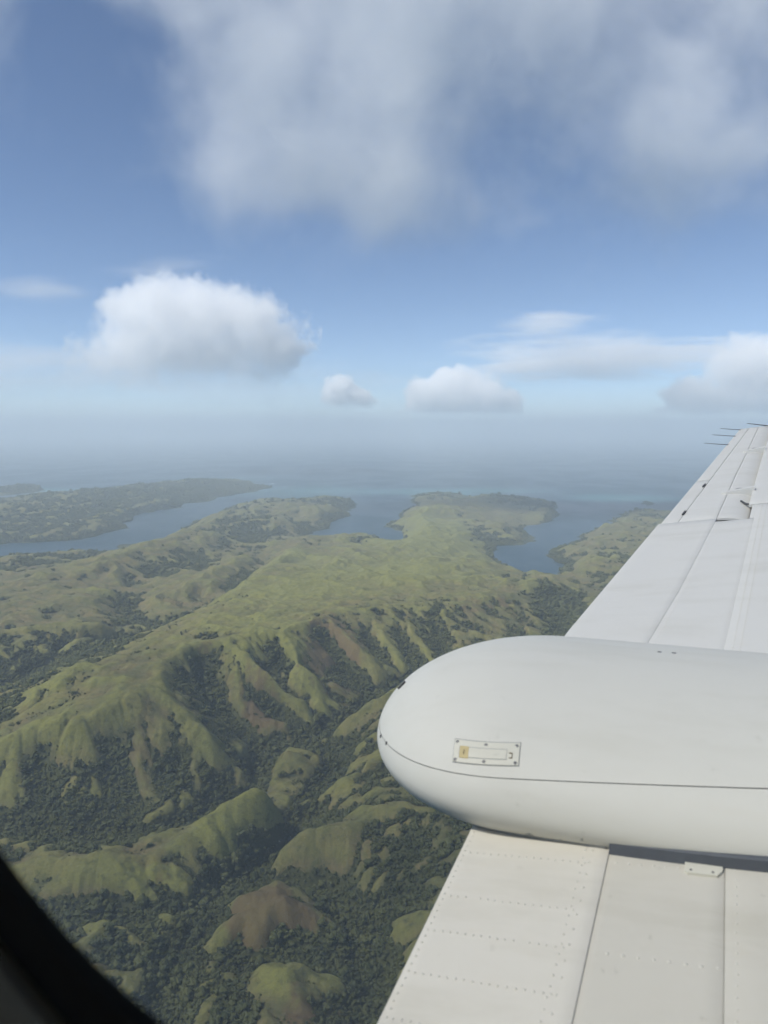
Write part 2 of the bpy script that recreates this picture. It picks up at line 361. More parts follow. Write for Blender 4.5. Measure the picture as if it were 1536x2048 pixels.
FX_, FY_, HF, LANDF = make_far_grid()
lined = np.zeros(HF.shape)
for pl in LINES:
    for (x, y, h) in pl:
        i = int(round((x - GX0) / GD)); j = int(round((y - GY0) / GD))
        if 0 <= i < GN and 0 <= j < GN: lined[max(0, j - 8):j + 9, max(0, i - 8):i + 9] = 1
free = 1 - blur(lined, 8)                                     # away from the surveyed lines: rolling hills
inland = smooth01(blur(LANDF.astype(float), 6), 0.5, 1.0)
HF = blur(HF, 1)
HF = HF + inland * free * (55 * fbm(FX_, FY_, 900, 4, 21) + 30)
wxx = FX_ + 60 * gnoise(FX_ / 300, FY_ / 300, 31); wyy = FY_ + 60 * gnoise(FX_ / 300, FY_ / 300, 32)
far_rough = inland * (34 * (ridged(wxx * 1.25, wyy * 0.8, 430, 4, 41, 0.55) - 0.15) + 14 * (ridged(wxx, wyy, 150, 3, 45) - 0.2))
HFAR = HF + far_rough * np.clip(HF / 70, 0.2, 1.3)
HFAR, _f = erode(HFAR, GD, 120000, 40, 3, 0.30, 0.22)
HFAR = np.where(LANDF, np.maximum(HFAR, 0.6), np.minimum(HF, -3.0))
WF, BF, LF = cover_of(FX_, FY_, HFAR, GD)
shore = LANDF * (1 - smooth01(blur(LANDF.astype(float), 5), 0.55, 0.95))
WF = WF + 0.75 * shore + 0.25 * fbm(FX_, FY_, 420, 3, 461)

nxs = NX0 + ND * np.arange(NNX); nys = NY0 + ND * np.arange(NNY)
NXX, NYY = np.meshgrid(nxs, nys)
lh, lm = rasterise(NX0, NY0, ND, NNX, NNY, 2.5)
base = sample(HF, GX0, GY0, GD, NXX, NYY)
rim = np.zeros(lm.shape, bool); rim[0] = rim[-1] = True; rim[:, 0] = rim[:, -1] = True
wild = (sample(free, GX0, GY0, GD, NXX, NYY) > 0.93) & (~lm)
wild[np.arange(NNY) % 6 > 0] = False
HN = harmonic(np.where(lm, lh, base), lm | rim | wild, 60)
HN = blur(HN, 1)
wx2 = NXX + 26 * gnoise(NXX / 120, NYY / 120, 51); wy2 = NYY + 26 * gnoise(NXX / 120, NYY / 120, 52)
low = 1 - smooth01(HN, 60, 150)
HN = HN + (24 + 28 * low) * (ridged(wx2, wy2, 260, 3, 61, 0.5) - 0.25) + 12 * (ridged(wx2 + 18 * gnoise(NXX / 55, NYY / 55, 53), wy2 + 18 * gnoise(NXX / 55, NYY / 55, 54), 92, 3, 63, 0.5) - 0.25) + 2.5 * fbm(NXX, NYY, 30, 2, 66)
for k in range(4):
    HN, _f = erode(HN, ND, 45000, 44, 100 + k, 0.24, 0.24)
    HN = 0.74 * HN + 0.26 * blur(HN, 1)
    if k in (1, 3):                                           # crests and streams back to their surveyed heights
        m = blur(lm.astype(float), 5); dlt = blur(np.where(lm, lh - HN, 0), 5) / np.maximum(m, 1e-6)
        HN = HN + np.clip(dlt, -45, 45) * smooth01(m, 0.0, 0.05)
WN, BN, LN = cover_of(NXX, NYY, HN, ND)

def near_weight(x, y):
    w = smooth01(x, NX0, NX0 + 250) * (1 - smooth01(x, NX0 + ND * NNX - 250, NX0 + ND * NNX)) * (1 - smooth01(y, NY0 + ND * NNY - 500, NY0 + ND * NNY - 20))
    return w

def both(fn, ff, x, y):
    w = near_weight(x, y)
    return w * sample(fn, NX0, NY0, ND, x, y) + (1 - w) * sample(ff, GX0, GY0, GD, x, y)

def height(x, y):
    return both(HN, HFAR, x, y)

# one sheet of land, its mesh finer towards the airplane
NA, NRING = 820, 980
ang = np.linspace(R(-40), R(36), NA)
rad = 880 * np.exp(np.linspace(0, math.log(17000 / 880), NRING))
A, RR = np.meshgrid(ang, rad)
TX = RR * np.tan(A) * 0.92; TY = RR
TH = height(TX, TY)
small = fbm(TX, TY, 22, 3, 81)
TH = TH + np.where(TH > 2, 1.9 * small, 0)
idx = np.arange(NA * NRING).reshape(NRING, NA)
quads = np.stack([idx[:-1, :-1], idx[:-1, 1:], idx[1:, 1:], idx[1:, :-1]], -1).reshape(-1, 4)
keep = (TH.ravel()[quads] > -2.5).any(1)
quads = quads[keep]
used = np.unique(quads); remap = np.zeros(NA * NRING, np.int64); remap[used] = np.arange(len(used))
V = np.stack([TX.ravel(), TY.ravel(), TH.ravel() + SEA], 1)[used]
land_me = grid_mesh('land', V, remap[quads])
wv = both(WN, WF, V[:, 0], V[:, 1]); bv = both(BN, BF, V[:, 0], V[:, 1]); lv = both(LN, LF, V[:, 0], V[:, 1])
ca = land_me.attributes.new('cover', 'FLOAT_COLOR', 'POINT')
ca.data.foreach_set('color', np.stack([np.clip(wv * 0.5 + 0.5, 0, 1), bv, lv, np.ones(len(V))], 1).astype(np.float32).ravel())

def land_material():
    t = NT('land_cover')
    geo = t.n('NewGeometry').outputs['Position']
    at = t.n('Attribute', attribute_name='cover')
    sp = t.n('SeparateColor'); t.put(sp.inputs[0], at.outputs['Color'])
    wood, bare, lush = sp.outputs
    n1 = t.noise(geo, 0.012, 5, 0.6); n2 = t.noise(geo, 0.06, 4, 0.65); n3 = t.noise(geo, 0.35, 3, 0.6)
    dry = (0.150, 0.118, 0.055, 1); fresh = (0.178, 0.178, 0.048, 1); olive = (0.088, 0.086, 0.038, 1)
    g = t.mix(t.ramp(n1, 0.38, 0.62), olive, dry)
    g = t.mix(t.math('ADD', t.math('MULTIPLY', lush, 0.85), t.math('MULTIPLY', n2, 0.15), clamp=True), g, fresh)
    g = t.mix(t.math('MULTIPLY', t.ramp(n2, 0.46, 0.70), 0.8), g, (0.070, 0.076, 0.028, 1))
    g = t.mix(t.math('MULTIPLY', t.ramp(n3, 0.48, 0.70), 0.45), g, (0.042, 0.048, 0.022, 1))
    n4 = t.noise(geo, 0.14, 5, 0.7); g = t.mix(t.math('MULTIPLY', t.ramp(n4, 0.50, 0.66), 0.32), g, (0.066, 0.058, 0.032, 1))
    soil = t.mix(t.ramp(n2, 0.40, 0.66), (0.095, 0.055, 0.032, 1), (0.130, 0.086, 0.046, 1))
    b2 = t.math('ADD', bare, t.math('MULTIPLY', t.math('SUBTRACT', n2, 0.5), 0.7))
    g = t.mix(t.math('MULTIPLY', t.ramp(b2, 0.22, 0.75), 0.65), g, soil)
    scrub = t.mix(n3, (0.038, 0.042, 0.016, 1), (0.070, 0.074, 0.028, 1))
    w2 = t.math('ADD', wood, t.math('MULTIPLY', t.math('SUBTRACT', n2, 0.5), 0.30))
    w2 = t.math('ADD', w2, t.math('MULTIPLY', t.math('SUBTRACT', n3, 0.5), 0.16))
    g = t.mix(t.ramp(w2, 0.56, 0.68), g, scrub)
    bump = t.n('Bump'); bump.inputs['Strength'].default_value = 0.6; bump.inputs['Distance'].default_value = 3.0
    t.put(bump.inputs['Height'], t.math('ADD', t.math('MULTIPLY', n2, 1.2), t.math('MULTIPLY', n3, 0.5)))
    b = t.bsdf(Base_Color=g, Roughness=0.95); b.inputs['Specular IOR Level'].default_value = 0.15
    t.put(b.inputs['Normal'], bump)
    return t.m
land = tag(link('terrain', land_me, land_material()), kind='structure')

# ------------------------------------------------------------------ sea
def sea_material():
    t = NT('sea_water')
    geo = t.n('NewGeometry').outputs['Position']
    at = t.n('Attribute', attribute_name='shoal')
    n1 = t.noise(geo, 0.0016, 5, 0.6)
    s = t.math('ADD', at.outputs['Fac'], t.math('MULTIPLY', t.math('SUBTRACT', n1, 0.5), 0.45))
    col = t.mix(t.ramp(s, 0.25, 0.75), (0.008, 0.034, 0.052, 1), (0.05, 0.14, 0.15, 1))
    col = t.mix(t.ramp(s, 0.80, 1.0), col, (0.20, 0.27, 0.22, 1))
    mp = t.n('Mapping'); mp.inputs['Scale'].default_value = (1, 0.55, 1); t.put(mp.inputs['Vector'], geo)
    w1 = t.noise(mp.outputs[0], 0.02, 5, 0.65); w2 = t.noise(mp.outputs[0], 0.11, 3, 0.6)
    bump = t.n('Bump'); bump.inputs['Strength'].default_value = 0.22; bump.inputs['Distance'].default_value = 1.5
    t.put(bump.inputs['Height'], t.math('ADD', w1, t.math('MULTIPLY', w2, 0.5)))
    b = t.bsdf(Base_Color=col, Roughness=t.ramp(t.noise(mp.outputs[0], 0.0011, 4, 0.6), 0.4, 0.62, 0.34, 0.44), IOR=1.33); t.put(b.inputs['Normal'], bump)
    return t.m
def make_sea():
    # finer where the shoals lie, one sheet out to the horizon
    xs = np.concatenate([[-160000, -60000, -25000, -12000], np.arange(-9000, 9001, 150), [12000, 25000, 60000, 160000]])
    ys = np.concatenate([[-60000, -20000, -5000, 0, 2500], np.arange(4000, 17001, 150), [19000, 23000, 30000, 45000, 80000, 170000]])
    X, Y = np.meshgrid(xs, ys)
    nearland = blur(LANDF.astype(float), 14)
    inside = (X > GX0) & (X < GX0 + GD * GN) & (Y > GY0) & (Y < GY0 + GD * GN)
    s = np.where(inside, sample(nearland, GX0, GY0, GD, X, Y), 0)
    reef = blobs(X, Y, REEFS)
    idx = np.arange(X.size).reshape(X.shape)
    q = np.stack([idx[:-1, :-1], idx[:-1, 1:], idx[1:, 1:], idx[1:, :-1]], -1).reshape(-1, 4)
    me = grid_mesh('sea', np.stack([X.ravel(), Y.ravel(), np.full(X.size, SEA)], 1), q)
    at = me.attributes.new('shoal', 'FLOAT', 'POINT'); at.data.foreach_set('value', (0.5 * s + reef).astype(np.float32).ravel())
    return tag(link('sea', me, sea_material()), kind='structure')
REEFS = [(-1250, 12000, 900, 1600, 0.55), (1500, 12300, 1500, 700, 0.6), (-3200, 15200, 1800, 800, 0.5), (3500, 10800, 900, 700, 0.8), (-5200, 12300, 900, 700, 0.6), (600, 11800, 900, 500, 0.3)]
sea = make_sea()

def make_surf():
    """breaking water on the outer reef, far off"""
    rg = random.Random(9); bm = bmesh.new()
    for x, y, l, w in ((-2010, 13700, 150, 130), (-2160, 13620, 60, 50), (-1480, 12300, 50, 60), (2180, 11900, 60, 60)):
        n = 22; ring = []
        for i in range(n):
            a = 2 * math.pi * i / n; k = rg.uniform(0.65, 1.1)
            ring.append(bm.verts.new((x + 0.5 * l * k * math.cos(a), y + 0.5 * w * k * math.sin(a), SEA + 0.15)))
        c = bm.verts.new((x, y, SEA + 1.2))
        for i in range(n): bm.faces.new((ring[i], ring[(i + 1) % n], c))
    me = bpy.data.meshes.new('surf'); bm.to_mesh(me); bm.free()
    t = NT('surf_foam'); geo = t.n('NewGeometry').outputs['Position']
    t.bsdf(Base_Color=t.mix(t.ramp(t.noise(geo, 0.05, 4, 0.7), 0.35, 0.6), (0.25, 0.36, 0.38, 1), (0.80, 0.82, 0.82, 1)), Roughness=0.9)
    return tag(link('surf', me, t.m), 'white surf breaking on the reef off the far headland', 'surf', None, 'stuff')
surf = make_surf()
# ------------------------------------------------------------------ the airplane
# its own axes: x forward, y out along the left wing, z up; the eye is the origin
plane = tag(empty('airplane', (0, 0, 0), (0, 0, R(-24))), 'white airplane wing with rounded engine nacelle, seen through the cabin window', 'airplane')

def paint(name, col, rough=0.38, dirt=0.5, spec=0.4):
    t = NT(name)
    co = t.n('TexCoord').outputs['Object']
    mp = t.n('Mapping'); mp.inputs['Scale'].default_value = (0.7, 3.0, 3.0); t.put(mp.inputs['Vector'], co)
    n1 = t.noise(mp.outputs[0], 2.2, 6, 0.62); n2 = t.noise(co, 26, 4, 0.6); n3 = t.noise(mp.outputs[0], 9.0, 4, 0.7)
    dirty = (col[0] * 0.80, col[1] * 0.79, col[2] * 0.74, 1)
    c = t.mix(t.math('MULTIPLY', t.ramp(n1, 0.46, 0.74), 0.55 * dirt), (*col, 1), dirty)
    c = t.mix(t.math('MULTIPLY', t.ramp(n3, 0.55, 0.80), 0.30 * dirt), c, (col[0] * 0.86, col[1] * 0.80, col[2] * 0.70, 1))
    c = t.mix(t.math('MULTIPLY', t.ramp(n2, 0.66, 0.74), 0.35 * dirt), c, (col[0] * 0.55, col[1] * 0.54, col[2] * 0.50, 1))
    r = t.math('ADD', rough - 0.08, t.math('MULTIPLY', n1, 0.18))
    bump = t.n('Bump'); bump.inputs['Strength'].default_value = 0.10; bump.inputs['Distance'].default_value = 0.02
    t.put(bump.inputs['Height'], t.noise(co, 3.2, 2, 0.5))
    b = t.bsdf(Base_Color=c, Roughness=r); b.inputs['Specular IOR Level'].default_value = spec; t.put(b.inputs['Normal'], bump)
    return t.m
def plain(name, col, rough=0.6, metal=0.0):
    t = NT(name); co = t.n('TexCoord').outputs['Object']
    n = t.noise(co, 40, 3, 0.6)
    c = t.mix(n, (col[0] * 0.8, col[1] * 0.8, col[2] * 0.8, 1), (col[0] * 1.2, col[1] * 1.2, col[2] * 1.2, 1))
    t.bsdf(Base_Color=c, Roughness=rough, Metallic=metal)
    return t.m
M_WING = paint('wing_paint', (0.68, 0.665, 0.61), 0.55, 0.6)
M_FLAP = paint('inboard_paint', (0.69, 0.655, 0.565), 0.6, 0.8)
M_COWL = paint('cowl_paint', (0.67, 0.655, 0.58), 0.58, 0.5, 0.3)
M_ROOT = paint('shaded_root_paint', (0.61, 0.58, 0.495), 0.6, 0.9)  # darker tone stands in for shading on the differently sloped inboard skin
M_GAP = plain('gap_grey', (0.34, 0.34, 0.32), 0.8)
M_DARK = plain('dark_fitting', (0.07, 0.07, 0.07), 0.6)
M_RUB = plain('seal_rubber', (0.085, 0.095, 0.110), 0.65)
M_RIVET = paint('rivet_paint', (0.66, 0.63, 0.55), 0.55, 0.3)
M_STEEL = plain('screw_steel', (0.25, 0.25, 0.24), 0.4, 0.7)
M_STICK = plain('sticker_yellow', (0.52, 0.42, 0.20), 0.6)
M_INK = plain('sticker_print', (0.16, 0.12, 0.06), 0.7)
M_PLATE = paint('plate_paint', (0.66, 0.64, 0.54), 0.5, 0.8)
M_TRIM = plain('cabin_trim', (0.42, 0.35, 0.24), 0.85)
M_GASK = plain('window_gasket', (0.035, 0.029, 0.021), 0.85)

def camber(f):
    g = np.maximum(f - 0.2, 0)
    return 0.15 * f - 0.107 * g * g - 0.10 * np.maximum(f - 1.05, 0) ** 2
def zu(f, o):
    return -1.4 + 0.1584 * o + camber(f)
def te(o): return np.where(o < 3.46, -0.625, -0.625 + 0.1476 * (o - 3.46))
def gl(o): return np.interp(o, [2.9, 3.39, 3.97, 5.17, 5.82, 6.42, 7.35, 8.5, 8.7], [-0.32, -0.249, -0.166, -0.026, 0.037, 0.094, 0.193, 0.307, 0.327])
def hl(o): return -0.245 + 0.142 * (o - 5.24)
def cl(o): return np.interp(o, [5.16, 5.83, 7.26, 8.7], [0.144, 0.199, 0.321, 0.45])
def rl(o): return 0.05 + 0.0802 * (o - 3.366)
def le(o): return 1.42 - 0.055 * (o - 0.3)

def slab(name, fa, fb, o0, o1, off, thick, mat, parent, nf=10, no=14, bev=0.0016, zf=None):
    """skin panel between the lines f=fa(o) and f=fb(o)"""
    zf = zf or zu
    s = np.concatenate([[0, 0.0], np.linspace(0, 1, nf + 1)[1:-1], [1, 1]]); 
    o = np.concatenate([[o0, o0 + bev], np.linspace(o0, o1, no + 1)[1:-1], [o1 - bev, o1]])
    FF = np.zeros((len(o), len(s))); OO = np.zeros_like(FF); ZZ = np.zeros_like(FF)
    for r, ov in enumerate(o):
        a = float(fa(ov)) if callable(fa) else fa; b = float(fb(ov)) if callable(fb) else fb
        fv = a + (b - a) * s; fv[1] = a + bev; fv[-2] = b - bev
        FF[r] = fv; OO[r] = ov
    ZZ = zf(FF, OO) + off
    ZZ[0] -= bev * 0.7; ZZ[-1] -= bev * 0.7; ZZ[:, 0] -= bev * 0.7; ZZ[:, -1] -= bev * 0.7
    n, m = FF.shape
    top = np.stack([FF.ravel(), OO.ravel(), ZZ.ravel()], 1)
    bot = top.copy(); bot[:, 2] = (zf(FF, OO) + off - thick).ravel()
    idx = np.arange(n * m).reshape(n, m); k = n * m
    faces = [(idx[i, j], idx[i, j + 1], idx[i + 1, j + 1], idx[i + 1, j]) for i in range(n - 1) for j in range(m - 1)]
    faces += [(k + idx[i, j], k + idx[i + 1, j], k + idx[i + 1, j + 1], k + idx[i, j + 1]) for i in range(n - 1) for j in range(m - 1)]
    ring = list(idx[0, :]) + list(idx[1:, -1]) + list(idx[-1, -2::-1]) + list(idx[-2:0:-1, 0])
    for a, b in zip(ring, ring[1:] + ring[:1]): faces.append((b, a, k + a, k + b))
    me = mesh(name, np.concatenate([top, bot]), faces)
    ns = 2 * (n - 1) * (m - 1)
    me.polygons.foreach_set('use_smooth', [i < (n - 1) * (m - 1) for i in range(len(me.polygons))])
    return link(name, me, mat, parent)

def dome(bm, f, o, z, r, h, nrm=None):
    """a rivet head"""
    n = 8
    rings = []
    for k, (rr, hh) in enumerate(((1.0, -0.3), (0.85, 0.55), (0.45, 0.95))):
        rings.append([bm.verts.new((f + r * rr * math.cos(2 * math.pi * i / n), o + r * rr * math.sin(2 * math.pi * i / n), z + h * hh)) for i in range(n)])
    c = bm.verts.new((f, o, z + h))
    for a, b in zip(rings[:-1], rings[1:]):
        for i in range(n): bm.faces.new((a[i], a[(i + 1) % n], b[(i + 1) % n], b[i]))
    for i in range(n): bm.faces.new((rings[-1][i], rings[-1][(i + 1) % n], c))

def bm_obj(name, bm, mat, parent, smooth=False):
    me = bpy.data.meshes.new(name); bmesh.ops.recalc_face_normals(bm, faces=bm.faces); bm.to_mesh(me); bm.free()
    if smooth: me.polygons.foreach_set('use_smooth', [True] * len(me.polygons))
    return link(name, me, mat, parent)

def tube(bm, pts, r0, r1=None, n=8):
    r1 = r0 if r1 is None else r1
    rings = []
    for k, p in enumerate(pts):
        p = Vector(p); d = (Vector(pts[min(k + 1, len(pts) - 1)]) - Vector(pts[max(k - 1, 0)])).normalized()
        u = d.orthogonal().normalized(); w = d.cross(u); r = r0 + (r1 - r0) * k / max(1, len(pts) - 1)
        rings.append([bm.verts.new(p + (u * math.cos(2 * math.pi * i / n) + w * math.sin(2 * math.pi * i / n)) * r) for i in range(n)])
    for a, b in zip(rings[:-1], rings[1:]):
        for i in range(n): bm.faces.new((a[i], a[(i + 1) % n], b[(i + 1) % n], b[i]))
    bm.faces.new(rings[0][::-1]); bm.faces.new(rings[-1])

def prism(bm, poly, z0, z1):
    """closed prism, poly of (x, y); z0 and z1 numbers or functions of (x, y)"""
    fz = lambda z, p: z(*p) if callable(z) else z
    a = [bm.verts.new((p[0], p[1], fz(z0, p))) for p in poly]; b = [bm.verts.new((p[0], p[1], fz(z1, p))) for p in poly]
    bm.faces.new(a[::-1]); bm.faces.new(b)
    for i in range(len(poly)): bm.faces.new((a[i], a[(i + 1) % len(poly)], b[(i + 1) % len(poly)], b[i]))

def make_wing():
    # the box of the wing under its skins: a closed aerofoil from the cabin wall to the tip
    os_ = np.concatenate([np.linspace(0.325, 3.46, 8), np.linspace(3.9, 8.62, 14)])
    V = []; n = 26
    for o in os_:
        a = float(te(o)) + 0.012; b = float(le(o))
        x = (1 - np.cos(np.linspace(0, math.pi, n))) / 2; f = a + (b - a) * x
        up = zu(f, o) - 0.016
        if o > 5.2: up = up - 0.05 * np.exp(-((f - float(cl(o)) + 0.02) / 0.09) ** 2)
        th = 0.30 * (1 - 0.09 * (o - 0.3)) * np.clip(1.9 * np.sqrt(np.clip(1 - x, 0, 1)) * np.clip(x, 0, 1) ** 0.9, 0, 1) + 0.006
        lo = up - th
        V += [(fv, o, z) for fv, z in zip(f, up)] + [(fv, o, z) for fv, z in zip(f[::-1], lo[::-1])]
    m = 2 * n; F = []
    for r in range(len(os_) - 1):
        for j in range(m): F.append((r * m + j, r * m + (j + 1) % m, (r + 1) * m + (j + 1) % m, (r + 1) * m + j))
    F.append(tuple(range(m))[::-1]); F.append(tuple((len(os_) - 1) * m + j for j in range(m)))
    bm = bmesh.new(); bm.from_mesh(mesh('tmp', V, F))
    w = bm_obj('wing', bm, M_GAP, plane)
    P = lambda name, *a, **k: slab(name, *a, parent=w, **k)
    # inboard of the nacelle
    P('trailing_edge_panel', lambda o: -0.625, lambda o: -0.228, 0.34, 2.45, 0.004, 0.018, mat=M_FLAP, nf=12, no=20)
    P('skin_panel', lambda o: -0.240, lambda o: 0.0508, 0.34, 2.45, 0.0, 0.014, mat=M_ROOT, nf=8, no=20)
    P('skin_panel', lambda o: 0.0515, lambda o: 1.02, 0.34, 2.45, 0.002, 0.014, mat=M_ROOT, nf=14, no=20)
    # between nacelle and aileron
    P('flap', te, lambda o: gl(o) + 0.002, 2.85, 5.235, 0.0028, 0.018, mat=M_WING, nf=10, no=24)
    P('skin_panel', lambda o: gl(o) - 0.008, lambda o: rl(o) + 0.010, 2.85, 5.17, 0.001, 0.014, mat=M_WING, nf=8, no=24)
    P('skin_panel', lambda o: rl(o), lambda o: le(o) - 0.25, 2.85, 5.49, 0.0035, 0.016, mat=M_WING, nf=14, no=24)
    # aileron with its tab, its rounded nose dipping under the lip of the wing
    P('aileron_tab', lambda o: te(o) + 0.012, lambda o: hl(o) - 0.0015, 5.25, 6.40, -0.001, 0.014, mat=M_WING, nf=5, no=12)
    P('aileron_panel', lambda o: te(o) + 0.012, lambda o: hl(o) - 0.002, 6.412, 8.64, -0.001, 0.014, mat=M_WING, nf=5, no=18)
    P('aileron_panel', lambda o: hl(o) + 0.0015, lambda o: gl(o) - 0.0004, 5.25, 8.64, 0.0, 0.014, mat=M_WING, nf=8, no=26)
    def nose(f, o):
        g, c = gl(o), cl(o); s = np.clip((f - g) / (c + 0.015 - g), 0, 1)
        return zu(f, o) - 0.040 * s ** 2.6 - 0.002 * s
    for a, b in ((5.25, 5.885), (5.905, 7.345), (7.365, 8.64)):
        P('aileron_nose', lambda o: gl(o) + 0.002, lambda o: cl(o) + 0.012, a, b, 0.0, 0.014, mat=M_WING, nf=12, no=10, zf=nose)
    P('skin_panel', lambda o: cl(o), lambda o: le(o) - 0.25, 5.502, 8.64, 0.006, 0.020, mat=M_WING, nf=14, no=24)
    P('skin_panel', lambda o: rl(o) + 0.003 + (o - 5.17) * 0 - 0.03, lambda o: rl(o) - 0.002 + 0.02, 5.18, 5.496, 0.0025, 0.012, mat=M_WING, nf=3, no=6)
    # leading edge and tip
    P('leading_edge_skin', lambda o: le(o) - 0.247, lambda o: le(o) - 0.004, 0.34, 8.64, 0.003, 0.014, mat=M_WING, nf=12, no=30)
    bm = bmesh.new()
    prof = [(0.150, 8.645), (0.40, 8.645), (0.95, 8.645), (0.93, 8.72), (0.60, 8.77), (0.32, 8.765), (0.19, 8.71)]
    prism(bm, prof, lambda f, o: float(zu(f, 8.64)) - 0.05, lambda f, o: float(zu(f, 8.64)) - 0.35 * max(0, o - 8.65))
    bm_obj('wing_tip', bm, M_WING, w)
    # rivets: far too small to pick apart
    bm = bmesh.new(); rg = random.Random(4)
    def row(f0, o0, f1, o1, sp, r, off=0.0, zf=zu, skip=0.02):
        L = math.hypot(f1 - f0, o1 - o0); k = max(2, int(L / sp))
        for i in range(k + 1):
            if rg.random() < skip: continue
            t = i / k; f = f0 + (f1 - f0) * t + rg.uniform(-1, 1) * 0.0012; o = o0 + (o1 - o0) * t + rg.uniform(-1, 1) * 0.0012
            dome(bm, f, o, float(zf(f, o)) + off, r * rg.uniform(0.85, 1.1), r * 0.42)
    for o in (1.93, 1.76, 1.64, 1.51, 1.385, 1.26): row(-0.595, o, -0.282, o, 0.0185, 0.0044, 0.004)
    row(-0.612, 0.9, -0.612, 2.02, 0.021, 0.0042, 0.004); row(-0.290, 0.9, -0.290, 1.98, 0.030, 0.0044, 0.004); row(-0.272, 0.9, -0.272, 1.98, 0.046, 0.0044, 0.004)
    row(-0.185, 1.645, 0.04, 1.645, 0.032, 0.0050); row(-0.205, 1.945, -0.055, 1.945, 0.030, 0.0044); row(-0.185, 1.33, 0.04, 1.33, 0.032, 0.0050)
    row(0.075, 1.0, 0.075, 1.95, 0.028, 0.0034, 0.002)
    for k in (0.030, 0.058): row(float(rl(3.2)) + k, 3.2, float(rl(5.45)) + k, 5.45, 0.030, 0.0042, 0.004)
    row(float(gl(3.2)) + 0.035, 3.2, float(gl(5.1)) + 0.035, 5.1, 0.034, 0.003, 0.001); row(float(gl(3.2)) - 0.03, 3.2, float(gl(5.1)) - 0.03, 5.1, 0.034, 0.003, 0.002)
    for i in range(15):
        o = 3.38 + 0.125 * i
        row(float(te(o)) + 0.03, o, float(gl(o)) - 0.045, o, 0.036, 0.0030, 0.002)
        if i % 2 == 0: row(float(gl(o)) + 0.05, o, float(rl(o)) - 0.02, o, 0.04, 0.0030, 0.001)
    row(float(te(3.5)) + 0.012, 3.2, float(te(5.2)) + 0.012, 5.2, 0.03, 0.003, 0.002)
    for o in (5.7, 6.3, 6.9, 7.5, 8.1): row(float(cl(o)) + 0.02, o, float(cl(o)) + 0.5, o, 0.05, 0.003, 0.006)
    row(float(cl(5.6)) + 0.10, 5.6, float(cl(8.6)) + 0.10, 8.6, 0.05, 0.003, 0.006)
    tag(bm_obj('rivets', bm, M_RIVET, w, True), kind='stuff')
    # hinge fairings on the aileron, dark stops, wicks
    for o, f0, f1 in ((5.893, 0.005, 0.215), (7.355, 0.165, 0.335)):
        bm = bmesh.new()
        prism(bm, [(f0, o - 0.006), (f0 + 0.03, o - 0.018), (f1, o - 0.020), (f1, o + 0.020), (f0 + 0.03, o + 0.018), (f0, o + 0.006)], lambda f, oo: float(zu(f, oo)) - 0.03, lambda f, oo: float(zu(f, oo)) + 0.012 + 0.020 * (f - f0) / (f1 - f0))
        hf = bm_obj('hinge_fairing', bm, M_WING, w)
        bm = bmesh.new(); c = f0 + 0.55 * (f1 - f0)
        prism(bm, [(c - 0.03, o + 0.020), (c + 0.02, o + 0.019), (c + 0.01, o + 0.045), (c - 0.02, o + 0.04)], lambda f, oo: float(zu(f, oo)) - 0.01, lambda f, oo: float(zu(f, oo)) + 0.020)
        bm_obj('hinge_stop', bm, M_DARK, w)
    for f, o in ((-0.220, 5.45), (-0.118, 6.211)):
        bm = bmesh.new(); d = 0.142
        prism(bm, [(f - 0.006 - 0.04 * d, o - 0.04), (f + 0.006 - 0.04 * d, o - 0.04), (f + 0.007 + 0.04 * d, o + 0.04), (f - 0.005 + 0.04 * d, o + 0.04)], lambda a, b: float(zu(a, b)) - 0.006, lambda a, b: float(zu(a, b)) + 0.009)
        bm_obj('hinge_clip', bm, M_DARK, w)
    bm = bmesh.new(); tube(bm, [(0.128, 5.66, float(nose(0.128, 5.66)) + 0.006), (0.15, 5.60, float(nose(0.15, 5.60)) + 0.010), (0.178, 5.535, float(zu(0.178, 5.535)) - 0.004)], 0.007)
    bm_obj('balance_rod', bm, M_DARK, w)
    for o, L in ((7.80, 0.21), (8.22, 0.21), (8.56, 0.19)):
        f = float(te(o)) + 0.03; z = float(zu(f, o)) + 0.004
        bm = bmesh.new(); tube(bm, [(f, o, z), (f - L * 0.5, o, z + 0.006), (f - L, o - 0.005, z + 0.014)], 0.0036, 0.0020, 6)
        bm_obj('static_wick', bm, M_DARK, w)
    bm = bmesh.new(); z = float(zu(0.4, 8.74)) - 0.02
    tube(bm, [(0.46, 8.80, z), (0.34, 8.82, z + 0.014), (0.22, 8.83, z + 0.03)], 0.006, 0.003, 6); bm_obj('static_wick', bm, M_DARK, w)
    # fitting beside the nacelle
    bm = bmesh.new()
    pts = [(-0.041, 1.961), (0.046, 1.954), (0.046, 1.940), (0.034, 1.921), (-0.034, 1.924), (-0.041, 1.932)]
    prism(bm, pts, lambda f, o: float(zu(f, o)) - 0.004, lambda f, o: float(zu(f, o)) + 0.007)
    fit = bm_obj('hinge_fitting', bm, M_PLATE, w)
    for f in (-0.026, 0.024):
        bm = bmesh.new(); dome(bm, f, 1.934 if f < 0 else 1.931, float(zu(f, 1.934)) + 0.0072, 0.0036, 0.0012); bm_obj('screw', bm, M_DARK, w)
    return w
wing = make_wing()

